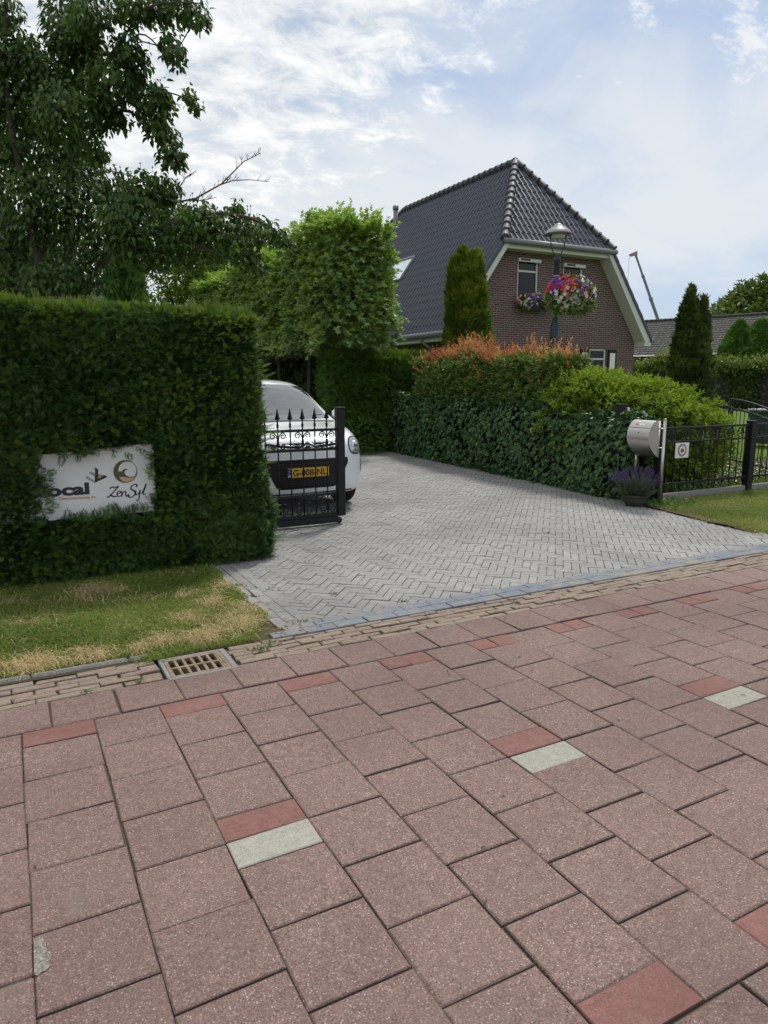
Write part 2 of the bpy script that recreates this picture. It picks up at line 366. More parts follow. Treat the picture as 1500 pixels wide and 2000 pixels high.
# ------------------------------------------------------------------ sky and sun
SUN_EL, SUN_AZ = R(57), R(52)      # azimuth from +Y (away from the street) towards +X
def make_world():
    w = bpy.data.worlds.new('World'); SC.world = w; w.use_nodes = True; nt = w.node_tree
    bg = nt.nodes['Background']; bg.inputs['Strength'].default_value = 0.11
    sky = nt.nodes.new('ShaderNodeTexSky'); sky.sky_type = 'NISHITA'; sky.sun_disc = False
    sky.sun_elevation = SUN_EL; sky.sun_rotation = SUN_AZ; sky.air_density = 1.0; sky.dust_density = 1.5
    d = nt.nodes.new('ShaderNodeTexCoord').outputs['Generated']
    sp = nt.nodes.new('ShaderNodeSeparateXYZ'); lk(nt, d, sp.inputs[0]); x, y, z = sp.outputs
    az = math_(nt, 'MULTIPLY', math_(nt, 'ARCTAN2', x, y), 57.2958); el = math_(nt, 'MULTIPLY', math_(nt, 'ARCSINE', z), 57.2958)
    # cloud deck seen in perspective
    zz = math_(nt, 'ADD', math_(nt, 'MAXIMUM', z, 0.0), 0.30)
    cv = nt.nodes.new('ShaderNodeCombineXYZ')
    lk(nt, math_(nt, 'DIVIDE', x, zz), cv.inputs[0]); lk(nt, math_(nt, 'DIVIDE', y, zz), cv.inputs[1])
    mp = nt.nodes.new('ShaderNodeMapping'); mp.inputs['Rotation'].default_value = (0, 0, R(35)); mp.inputs['Scale'].default_value = (1, 1.35, 1); lk(nt, cv.outputs[0], mp.inputs[0])
    V = mp.outputs[0]
    big = noise(nt, 1.6, 4, .5, V, .3).outputs['Fac']; fluff = noise(nt, 9.0, 9, .68, V, .3).outputs['Fac']; fine = noise(nt, 30, 6, .62, V, .2).outputs['Fac']
    veil = noise(nt, 2.6, 6, .55, V, .8).outputs['Fac']
    def smooth(v, a, b_):
        m = nt.nodes.new('ShaderNodeMapRange'); m.interpolation_type = 'SMOOTHSTEP'; lk(nt, v, m.inputs[0]); m.inputs[1].default_value = a; m.inputs[2].default_value = b_
        return m.outputs[0]
    lin = lambda a, b_, c: math_(nt, 'ADD', math_(nt, 'ADD', math_(nt, 'MULTIPLY', az, a), math_(nt, 'MULTIPLY', el, b_)), c)
    # deck of broken altocumulus, up and to the left of a diagonal edge
    s = lin(-.62, .785, .62 * 15.0 - .785 * 11.5)
    sc_ = math_(nt, 'MINIMUM', math_(nt, 'MAXIMUM', math_(nt, 'MULTIPLY', s, .10), -1.9), .28)
    s2 = math_(nt, 'ADD', math_(nt, 'ADD', math_(nt, 'ADD', sc_, .38), math_(nt, 'MULTIPLY', math_(nt, 'SUBTRACT', big, .5), 1.2)), math_(nt, 'MULTIPLY', math_(nt, 'SUBTRACT', fluff, .5), 3.0))
    deck = smooth(s2, -.1, .7)
    # small broken patches high on the right
    t = lin(.55, .83, -.55 * 49 - .83 * 21)
    t2 = math_(nt, 'ADD', math_(nt, 'MINIMUM', math_(nt, 'MULTIPLY', t, .10), .35), math_(nt, 'MULTIPLY', math_(nt, 'SUBTRACT', fluff, .56), 4.0))
    patch = smooth(t2, -.1, .6)
    # thin milky veil over most of the rest, with a long bright band above the roofs
    g = math_(nt, 'MULTIPLY', math_(nt, 'SUBTRACT', el, 12.0), .13); band = math_(nt, 'POWER', 2.718, math_(nt, 'MULTIPLY', math_(nt, 'MULTIPLY', g, g), -1.0))
    right = smooth(az, 18, 50)
    v1 = math_(nt, 'ADD', math_(nt, 'MULTIPLY', veil, .95), math_(nt, 'MULTIPLY', band, .42))
    v2 = math_(nt, 'ADD', v1, math_(nt, 'MULTIPLY', math_(nt, 'SUBTRACT', big, .5), .6))
    low = math_(nt, 'MULTIPLY', math_(nt, 'SUBTRACT', 1.0, smooth(el, 3, 11)), math_(nt, 'MULTIPLY', right, .38))
    vm = smooth(math_(nt, 'SUBTRACT', v2, low), .30, .92)
    blue = mix(nt, .55, sky.outputs[0], (3.0, 4.15, 6.1))
    hz = math_(nt, 'SUBTRACT', 1.0, smooth(el, -2, 16))
    blue = mix(nt, math_(nt, 'MULTIPLY', hz, .35), blue, (5.0, 5.9, 7.3))
    c1 = mix(nt, math_(nt, 'MULTIPLY', vm, .95), blue, (6.5, 6.85, 7.2))
    shade = ramp(nt, fluff, [(.30, (4.2, 4.8, 5.6)), (.46, (6.7, 6.95, 7.2)), (.63, (8.8, 8.8, 8.7))]).outputs[0]
    c2 = mix(nt, math_(nt, 'MULTIPLY', deck, .9), c1, shade)
    c3 = mix(nt, math_(nt, 'MULTIPLY', patch, .8), c2, (7.8, 7.9, 8.0))
    lk(nt, c3, bg.inputs['Color'])
    w.cycles.sampling_method = 'MANUAL'; w.cycles.sample_map_resolution = 512
make_world()
sd = bpy.data.lights.new('sun', 'SUN'); sd.energy = 2.7; sd.angle = R(9); sd.color = (1.0, .95, .87)
so = bpy.data.objects.new('sun', sd); COL.objects.link(so)
sdir = Vector((math.sin(SUN_AZ) * math.cos(SUN_EL), math.cos(SUN_AZ) * math.cos(SUN_EL), math.sin(SUN_EL)))
so.rotation_euler = sdir.to_track_quat('Z', 'Y').to_euler(); so.location = sdir * 60
vs = SC.view_settings; SC.display_settings.display_device = 'sRGB'; vs.view_transform = 'Standard'; vs.look = 'None'; vs.exposure = 0.14; vs.gamma = 1.0; vs.use_curve_mapping = False
SC.cycles.max_bounces = 8; SC.cycles.diffuse_bounces = 3; SC.cycles.glossy_bounces = 3; SC.cycles.transmission_bounces = 6; SC.cycles.transparent_max_bounces = 6
SC.cycles.use_denoising = True

# ------------------------------------------------------------------ ground, road, gutter, driveway
def sheet(name, x0, x1, y0, y1, z, mat, cell=None, amp=0.0):
    g = GM()
    if cell:
        nx, ny = max(1, round((x1 - x0) / cell)), max(1, round((y1 - y0) / cell))
        X, Y = np.meshgrid(np.linspace(x0, x1, nx + 1), np.linspace(y0, y1, ny + 1), indexing='ij')
        P = np.stack([X.ravel(), Y.ravel(), np.full(X.size, z)], 1); P[:, 2] += amp * bump(P, 7)
        i, j = np.meshgrid(np.arange(nx), np.arange(ny), indexing='ij'); a = (i * (ny + 1) + j).ravel()
        g.add(P, np.stack([a, a + ny + 1, a + ny + 2, a + 1], 1), 0, .5, True)
    else: g.add([(x0, y0, z), (x1, y0, z), (x1, y1, z), (x0, y1, z)], [[0, 1, 2, 3]])
    return g
def slabs(g, C, W, H, A, mat=0, z=0.0, bev=.005, dep=.022, zj=.0012, jit=.0, tilt=.0, tone=None):
    """many bevelled stones: centre C (n,2), size W x H, turned by A"""
    C = np.asarray(C, float); n = len(C)
    if not n: return
    W = np.broadcast_to(np.asarray(W, float), (n,)); H = np.broadcast_to(np.asarray(H, float), (n,)); A = np.broadcast_to(np.asarray(A, float), (n,))
    sx = np.array([-1, 1, 1, -1.]); sy = np.array([-1, -1, 1, 1.])
    zc = z + RNG.normal(0, zj, n); tx, ty = RNG.normal(0, tilt, (2, n))
    R_ = []
    for bi, dz in ((bev, 0.0), (0, -bev * .8), (0, -dep)):
        lx = sx[None] * (W[:, None] / 2 - bi); ly = sy[None] * (H[:, None] / 2 - bi)
        if jit and dz > -dep: lx = lx + RNG.normal(0, jit, lx.shape); ly = ly + RNG.normal(0, jit, ly.shape)
        ca, sa = np.cos(A)[:, None], np.sin(A)[:, None]
        R_.append(np.stack([C[:, :1] + lx * ca - ly * sa, C[:, 1:] + lx * sa + ly * ca, zc[:, None] + dz + lx * tx[:, None] + ly * ty[:, None]], 2))
    V = np.concatenate(R_, 1).reshape(-1, 3)
    f = [[0, 1, 2, 3]]
    for k in range(4):
        l = (k + 1) % 4; f += [[4 + k, 4 + l, l, k], [8 + k, 8 + l, 4 + l, 4 + k]]
    F = (np.array(f)[None] + (np.arange(n) * 12)[:, None, None]).reshape(-1, 4)
    t = rnd(n) if tone is None else np.broadcast_to(tone, (n,))
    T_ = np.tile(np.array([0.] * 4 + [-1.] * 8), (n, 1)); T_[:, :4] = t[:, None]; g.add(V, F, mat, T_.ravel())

struct(sheet('ground', -300, 500, -200, 900, -.06, 0).build('ground', M['ground']))

def make_road():
    g = GM(); g.add([(-8, -6, -.009), (30, -6, -.009), (30, 3.712, -.009), (-8, 3.712, -.009)], [[0, 1, 2, 3]], 1)
    T = .3014; U0 = -.061; full, red, white, grey = [], [], [], []
    y0 = 2.94
    for u in range(-24, 95):
        x = U0 + T * (u + .5)
        full.append((x + T * .43 - T * .0, 3.55, T, .30))                      # course along the gutter
        grey.append((x + T * .43, y0 - .3 * 7.0, T, .30))
        if u % 2 == 0:
            red.append((x, 3.315, T, .15)); v = -1.0
            while v < 6 - 1e-6:
                if u % 4 == 2 and abs(v - 2) < .1:
                    red.append((x, y0 - .3 * 2.25, T, .15)); white.append((x, y0 - .3 * 2.75, T, .15))
                else: full.append((x, y0 - .3 * (v + .5), T, .30))
                v += 1
            red.append((x, y0 - .3 * 6.25, T, .15))
        else:
            v = -1.5
            while v < 6.5 - 1e-6: full.append((x, y0 - .3 * (v + .5), T, .30)); v += 1
        v = 7.5
        while v < 27: full.append((x, y0 - .3 * (v + .5 + .5 * (u % 2)), T, .30)); v += 1
    split = []
    for r in list(red):                                                       # some of the red halves are two small squares
        if r[1] > 3 and r[0] > 1.5 and (round(r[0] * 10) % 3): red.remove(r); split += [(r[0] - T / 4, r[1], T / 2, .15), (r[0] + T / 4, r[1], T / 2, .15)]
    for L, m in ((full, 0), (grey, 0), (red + split, 2), (white, 3)):
        a = np.array(L); n = len(a); gap = .0034 if m == 0 else .003
        C = a[:, :2] + RNG.normal(0, .0016, (n, 2))
        slabs(g, C, a[:, 2] - gap + RNG.normal(0, .0012, n), a[:, 3] - gap * 1.7 + RNG.normal(0, .0012, n), RNG.normal(0, .004, n), m, 0,   .0055 if m == 0 else .004, .03, .0014, .0013, .004,
              tone=None if m else np.clip(RNG.normal(.5, .25, n), 0, 1) * (.55 if L is grey else 1))
    e = Vector((0, 0, EYE)); c = [at(px, py, 1.0) for px, py in ((63, 1832), (72, 1826), (80, 1829), (86, 1838), (88, 1850), (96, 1858), (97, 1868), (93, 1876), (95, 1884), (87, 1893), (78, 1896), (71, 1903), (63, 1901))]; q = [e + (p - e) * (EYE - .0042) / (EYE - p.z) for p in c]
    g.add([tuple(p) for p in q], [list(range(13))[::-1]], 4)
    struct(g.build('road', [M['paver'], M['sand'], M['paver_smooth'], M['paver_white'], M['worn']]))
make_road()

GX0, GX1 = .635, 1.035      # drain grate
def make_gutter():
    g = GM()
    for x0, x1 in ((-8, GX0), (GX1, 30)): g.add([(x0, 3.70, -.018), (x1, 3.70, -.018), (x1, 4.04, -.018), (x0, 4.04, -.018)], [[0, 1, 2, 3]], 1)
    C = []
    for r in range(5):
        y = 3.738 + .062 * r; x = -8 + .105 * r
        while x < 30:
            if x + .104 < GX0 or x - .104 > GX1: C.append((x, y, .208))
            elif x < GX0: w = GX0 - (x - .104); C.append((GX0 - w / 2 - .003, y, w)) if w > .03 else None
            elif x > GX1: w = x + .104 - GX1; C.append((GX1 + w / 2 + .003, y, w)) if w > .03 else None
            elif x - .104 < GX0: w = GX0 - (x - .104); C.append((GX0 - w / 2 - .003, y, w)) if w > .03 else None
            elif x + .104 > GX1: w = x + .104 - GX1; C.append((GX1 + w / 2 + .003, y, w)) if w > .03 else None
            x += .208
    a = np.array(C); n = len(a)
    slabs(g, a[:, :2] + RNG.normal(0, .0025, (n, 2)), a[:, 2] - .007 + RNG.normal(0, .003, n), .055 + RNG.normal(0, .0016, n), RNG.normal(0, .012, n), 0, -.004, .006, .03, .0035, .0022, .012)
    struct(g.build('gutter', [M['brick_brown'], M['sand']]))
make_gutter()

DX0, DX1 = 1.43, 7.06
def make_driveway():
    g = GM()
    g.add([(DX0, 3.985, -.012), (30, 3.985, -.012), (30, 4.24, -.012), (DX0, 4.24, -.012)], [[0, 1, 2, 3]], 1)
    g.add([(DX0, 4.24, -.012), (7.2, 4.24, -.012), (8.1, 14.6, -.012), (DX0, 14.6, -.012)], [[0, 1, 2, 3]], 1)
    g.add([(-9, 7.2, -.012), (DX0, 7.2, -.012), (DX0, 14.6, -.012), (-9, 14.6, -.012)], [[0, 1, 2, 3]], 1)
    g.add([(-9, 14.6, -.012), (8, 14.6, -.012), (8, 24, -.012), (-9, 24, -.012)], [[0, 1, 2, 3]], 1)
    # diagonal herringbone of 3:1 bricks
    W, Lb = .0685, .2055; a = R(48.5); C = []; A = []
    ca, sa = math.cos(a), math.sin(a)
    for i in range(-200, 200):
        for j in range(-60, 60):
            for k in (0, 1):
                # unit cell of herringbone in brick widths: step (1,1) along the zigzag, (3,-3) across
                bx, by = i + 3 * j, i - 3 * j
                if k == 0: cx, cy, ang = bx + 1.5, by + .5, 0.0
                else: cx, cy, ang = bx - .5, by + 1.5, PI / 2
                cx *= W; cy *= W
                X = cx * ca - cy * sa + 4.2; Y = cx * sa + cy * ca + 8.0
                if (DX0 + .10 < X < 7.16 + .085 * max(0, Y - 6.75) and 4.14 < Y < 14.6 and not (Y < 6.6 and X > 6.76 + .26 * (Y - 4.25) / 1.6)) or (-4 < X <= DX0 + .17 and 7.3 < Y < 14.5): C.append((X, Y)); A.append(a + ang)
    C = np.array(C); n = len(C)
    # sun-bleached and wheel-darkened areas are patches of differently coloured bricks
    P3 = np.concatenate([C, np.zeros((n, 1))], 1); t = np.clip(.55 + .18 * bump(P3, 1.1) + RNG.normal(0, .22, n), 0, 1)
    slabs(g, C, Lb - .0042, W - .0042, np.array(A) + RNG.normal(0, .008, n), 0, 0, .003, .02, .0012, .0008, .008, tone=t)
    # left border of three rows and front border of two rows lie a hair proud
    B = []
    for r in range(3):
        y = 4.26 + .105 * (r % 2)
        while y < 6.3: B.append((DX0 + .042 + .083 * r, y, .203, .079, PI / 2)); y += .207
    b = np.array(B); m = len(b); slabs(g, b[:, :2] + RNG.normal(0, .0015, (m, 2)), b[:, 2], b[:, 3], b[:, 4] + RNG.normal(0, .008, m), 0, .0045, .004, .02, .0012, .001, .006)
    B = []
    for r in range(2):
        x = DX0 + .02 + .11 * r
        while x < 30: B.append((x, 4.045 + .103 * r, .216, .099)); x += .22
    b = np.array(B); m = len(b); slabs(g, b[:, :2] + RNG.normal(0, .0015, (m, 2)), b[:, 2], b[:, 3], RNG.normal(0, .005, m), 2, .006, .004, .02, .0012, .001, .006)
    struct(g.build('driveway', [M['brick_grey'], M['driveway_sand'], M['brick_blue']]))
make_driveway()

def make_kerb():
    g = GM(); x = -8.0
    while x < .6:
        w = min(.5, .62 - x); g.box((x + w / 2, 4.066 + .003 * math.sin(x * 7), -.036), (w - .006, .05, .10), rz=random.uniform(-.008, .008), bev=.012); x += .5
    struct(g.build('kerb', M['concrete_dark']))
make_kerb()

# verges
g = sheet('v', -8, 1.46, 4.015, 7.0, -.004, 0, .06, .006); struct(g.build('verge', M['soil']))
g = GM(); ys = np.linspace(4.25, 6.47, 16)
V = []; 
for y in ys:
    xe = 6.70 + .26 * (y - 4.25) / 1.6
    for x in np.linspace(0, 1, 40): V.append((xe + (24 - xe) * x ** 1.6, y, .010))
V = np.array(V); V[:, 2] += .012 * bump(V, 6)
i, j = np.meshgrid(np.arange(15), np.arange(39), indexing='ij'); a = (i * 40 + j).ravel()
g.add(V, np.stack([a, a + 1, a + 41, a + 40], 1), 0, .5, True); struct(g.build('verge', M['soil']))
g = sheet('l', 7.2, 60, 6.4, 70, -.035, 0, 2.0, .0); struct(g.build('lawn', M['lawn']))

# grass blades: three short faces each; straw lies flatter where the turf has dried out
def blades(P, h, lean, wid, mat_tone=None):
    n = len(P); a = rnd(n, 0, 2 * PI); d = np.stack([np.cos(a), np.sin(a), np.zeros(n)], 1); sd_ = np.stack([-d[:, 1], d[:, 0], d[:, 2]], 1) * wid[:, None] / 2
    up = np.array([0, 0, 1.0]); mid = P + up * (h * .55)[:, None] + d * (h * lean * .3)[:, None]; tip = P + up * (h * (1 - .35 * lean))[:, None] + d * (h * lean)[:, None]
    V = np.stack([P - sd_, P + sd_, mid + sd_ * .8, mid - sd_ * .8, tip], 1).reshape(-1, 3)
    b = (np.arange(n) * 5)[:, None]; t = rnd(n) if mat_tone is None else mat_tone
    return V, np.concatenate([b + np.array([[0, 1, 2]]), b + np.array([[0, 2, 3]]), b + np.array([[3, 2, 4]])]), np.repeat(t, 5)
DRY = [(.50, 5.62, .16), (.66, 5.5, .07), (1.25, 4.38, .20), (1.40, 4.62, .13), (.35, 4.18, .10), (.98, 4.22, .12), (.72, 4.25, .10), (.58, 4.18, .07), (.02, 4.25, .13), (.95, 4.62, .09), (1.18, 4.9, .10), (1.4, 5.3, .08), (.28, 4.3, .06), (1.05, 5.15, .06)]
def dryness(P):
    s = np.zeros(len(P))
    for x, y, r in DRY: s = np.maximum(s, np.exp(-((P[:, 0] - x) ** 2 + (P[:, 1] - y) ** 2) / (r * r)))
    return np.clip(1.0 * s + .14 * bump(P * [1, 1, 0], 11) - .03, 0, 1)
def left_grass():
    n = 62000; P = np.stack([rnd(n, -.8, 1.46), rnd(n, 4.06, 6.35), np.full(n, .0)], 1); P = P[(P[:, 1] > 4.10) | (P[:, 0] > .64)]
    edge = 1.44 + .05 * bump(P * [0, 1, 0], 9); P = P[P[:, 0] < edge]; P = P[~((P[:, 0] > 1.24) & (P[:, 1] < 4.4) & (P[:, 0] - 1.24 > (P[:, 1] - 4.05) * .55))]
    dr = dryness(P); k = RNG.random(len(P)); green = P[k > dr * 1.05]; dry = P[(k <= dr * 1.05) & (RNG.random(len(P)) < .85)]
    far = rnd(9000, 0, 1); Q = np.stack([rnd(9000, -6, -.8), rnd(9000, 4.1, 6.3), np.full(9000, .008)], 1)
    k = 420; Q2 = np.stack([RNG.normal(.66, .06, k), RNG.normal(4.03, .03, k), np.zeros(k)], 1); k = 500; Q3 = np.stack([rnd(k, .64, 1.27), 4.02 + np.abs(RNG.normal(0, .03, k)), np.zeros(k)], 1)
    green = np.concatenate([green, Q, Q2, Q3]); n = len(green)
    lush = np.clip(.5 + .5 * bump(green * [1, 1, 0], 4), 0.1, 1)
    g = GM(); V, F, T = blades(green, rnd(n, .022, .066) * (.55 + .75 * lush), rnd(n, .3, 1.3), rnd(n, .003, .006), np.clip(rnd(n) * .6 + .35 * (1 - lush) + .5 * dryness(green), 0, 1)); g.add(V, F, 0, T)
    struct(g.build('grass', M['grass']), 'stuff')
    n = len(dry); g = GM(); V, F, T = blades(dry, rnd(n, .03, .085), rnd(n, .8, 2.4), rnd(n, .002, .0042)); g.add(V, F, 0, T); struct(g.build('straw', M['straw']), 'stuff')
left_grass()
def right_grass():
    n = 46000; P = np.stack([rnd(n, 6.6, 11.5), rnd(n, 4.25, 6.4), np.full(n, .008)], 1)
    edge = 6.72 + .26 * (P[:, 1] - 4.25) / 1.6 + .04 * bump(P * [0, 1, 0], 8); P = P[P[:, 0] > edge]
    e2 = (P[:, 0] - 6.72 - .26 * (P[:, 1] - 4.25) / 1.6); dry = RNG.random(len(P)) < np.clip(.75 - e2 * 4 + .25 * bump(P * [1, 1, 0], 5), .03, .8)
    G = P[~dry]; n = len(G); g = GM(); V, F, T = blades(G, rnd(n, .025, .07), rnd(n, .2, 1.0), rnd(n, .003, .006), np.clip(rnd(n) * .55 + .3 + .25 * bump(G * [1, 1, 0], 3), 0, 1)); g.add(V, F, 0, T); struct(g.build('grass', M['grass']), 'stuff')
    D = P[dry]; D = D[: len(D) // 2]; n = len(D); g = GM(); V, F, T = blades(D, rnd(n, .02, .04), rnd(n, .8, 2), rnd(n, .002, .004)); g.add(V, F, 0, T); struct(g.build('straw', M['straw']), 'stuff')
right_grass()
def fallen_leaves():
    P = []
    for _ in range(420):
        k = random.random()
        if k < .55: y = random.uniform(4.25, 6.5); P.append((6.7 + .26 * (y - 4.25) / 1.6 + random.gauss(.0, .07), y))
        elif k < .75: P.append((random.uniform(1.2, 1.75), random.gauss(4.1, .13)))
        elif k < .9: P.append((1.45 + random.gauss(.05, .09), random.uniform(4.2, 6)))
        elif k < .96: P.append((random.gauss(1.85, .25), random.gauss(5.86, .07)))
        else: P.append((random.uniform(-.2, 6), random.uniform(1.0, 9)))
    P = np.array(P); n = len(P); g = GM(); a = rnd(n, 0, 6.3); D = np.stack([np.cos(a), np.sin(a), rnd(n, -.1, .25)], 1); U = np.stack([rnd(n, -.4, .4), rnd(n, -.4, .4), np.ones(n)], 1)
    scatter(g, OVAL, np.concatenate([P, np.full((n, 1), .012)], 1), D, U, rnd(n, .008, .03)); struct(g.build('fallen_leaves', M['litter']), 'stuff')
fallen_leaves()

# drain grate: frame, bars, a black sheet painting the darkness beneath
t = thing('drain_grate', 'rusty cast iron drain grate with twelve slots in the brick gutter', 'drain', ((GX0 + GX1) / 2, 3.82, 0))
gx0, gx1, gy0, gy1 = GX0 + .01, GX1 - .008, 3.665, 3.985
g = GM(); cx, cy = (gx0 + gx1) / 2, (gy0 + gy1) / 2
for y in (gy0 + .011, gy1 - .011): g.box((cx, y, -.012), (gx1 - gx0, .022, .03), bev=.003)
g.box((gx0 + .011, cy, -.012), (.022, gy1 - gy0 - .044, .03), bev=.003); g.box((gx1 - .016, cy, -.012), (.032, gy1 - gy0 - .044, .03), bev=.003); g.build('frame', M['concrete'], t)
ix0, ix1, iy0, iy1 = gx0 + .024, gx1 - .034, gy0 + .024, gy1 - .024
g = GM(); pw = (ix1 - .034 - ix0 - .014) / 6
g.box(((ix0 + ix1) / 2, iy0 + .012, -.011), (ix1 - ix0, .024, .026), bev=.002); g.box(((ix0 + ix1) / 2, iy1 - .012, -.011), (ix1 - ix0, .024, .026), bev=.002)
g.box((ix0 + .007, cy, -.011), (.014, iy1 - iy0 - .048, .026)); g.box((ix1 - .017, cy, -.0095), (.034, iy1 - iy0 - .048, .026), bev=.002)
g.box(((ix0 + ix1) / 2 - .010, cy, -.012), (ix1 - ix0 - .05, .018, .024))
for k in range(7):
    x = ix0 + .014 + pw * k
    for s in (-1, 1): g.box((x, cy + s * (.009 + (iy1 - .024 - cy - .009) / 2), -.0115), (.017, iy1 - .024 - cy - .009, .025), bev=.002)
for k in range(6): g.box((ix1 - .017, iy0 + .05 + .032 * k, .0045), (.012, .018, .003))
g.build('grille', M['iron_rust'], t)
g = GM(); g.add([(ix0, iy0, -.05), (ix1, iy0, -.05), (ix1, iy1, -.05), (ix0, iy1, -.05)], [[0, 1, 2, 3]]); g.build('shaft_shade', M['pit_shade'], t)
rehome(t)

# ------------------------------------------------------------------ clipped hedges
def hedge_faces(g, x0, x1, y0, y1, z0, z1, dens, tpl, size, mats, faces='fbLRt', amp=.05, hole=None, tipmat=None, batter=0.0, wild=.5, tip_top=.6, cut=None):
    """leafy skin over a box: sprays pointing out of every face; dens per square metre"""
    def face(n, mk, nor, dn, top=False):
        P = mk(RNG.random(n), RNG.random(n)); nor = np.broadcast_to(np.array(nor, float), P.shape)
        if hole is not None and not top:
            keep = ~hole(P); P = P[keep]; nor = nor[keep]
        if cut is not None: keep = ~cut(P); P = P[keep]; nor = nor[keep]
        m = len(P)
        if not m: return
        off = amp * bump(P, 5.0) + amp * .5 * bump(P, 17.0) + rnd(m, -.03, .03); Q = P + nor * off[:, None]
        D = nor * rnd(m, .35, 1.1)[:, None] + RNG.normal(0, wild, (m, 3)) + np.array([0, 0, .28]); U = RNG.normal(0, .5, (m, 3)) + np.array([0, 0, 1.0]) + nor * .4
        t = np.clip(rnd(m) * .75 + .2 * bump(P, 3.0) + .12 + off * 2, 0, 1)
        S = size * rnd(m, .65, 1.35)
        if top and tipmat is not None:
            k = RNG.random(m) < tip_top
            scatter(g, tpl, Q[k], D[k] + np.array([0, 0, .5]), U[k], S[k] * 1.15, tipmat, t[k]); Q, D, U, S, t = Q[~k], D[~k], U[~k], S[~k], t[~k]
        scatter(g, tpl, Q, D, U, S, 1, t)
        if tipmat is not None and not top:
            k = RNG.random(m) < .07 + .06 * bump(P, 4) + .08 * (P[:, 2] > z1 - .22)
            P2 = P[k]; 
            if len(P2): scatter(g, tpl, P2 + nor[k] * .05, nor[k] + RNG.normal(0, .5, P2.shape) + np.array([0, 0, .5]), np.tile([0, 0, 1.0], (len(P2), 1)), size * rnd(len(P2), .7, 1.2), tipmat)
    lx, ly, lz = x1 - x0, y1 - y0, z1 - z0
    bt = lambda v: batter * (1 - v) ** 1.5
    if 'f' in faces: face(int(lx * lz * dens), lambda u, v: np.stack([x0 + lx * u, y0 - bt(v), z0 + lz * v], 1), (0, -1, 0), dens)
    if 'b' in faces: face(int(lx * lz * dens * .4), lambda u, v: np.stack([x0 + lx * u, y1 + 0 * v, z0 + lz * v], 1), (0, 1, 0), dens)
    if 'L' in faces: face(int(ly * lz * dens), lambda u, v: np.stack([x0 - bt(v), y0 + ly * u, z0 + lz * v], 1), (-1, 0, 0), dens)
    if 'R' in faces: face(int(ly * lz * dens), lambda u, v: np.stack([x1 + bt(v), y0 + ly * u, z0 + lz * v], 1), (1, 0, 0), dens)
    if 't' in faces: face(int(lx * ly * dens), lambda u, v: np.stack([x0 + lx * u, y0 + ly * v, z1 + 0 * v], 1), (0, 0, 1), dens, True)
def core(g, x0, x1, y0, y1, z0, z1): g.box(((x0 + x1) / 2, (y0 + y1) / 2, (z0 + z1) / 2), (x1 - x0, y1 - y0, z1 - z0), 0)

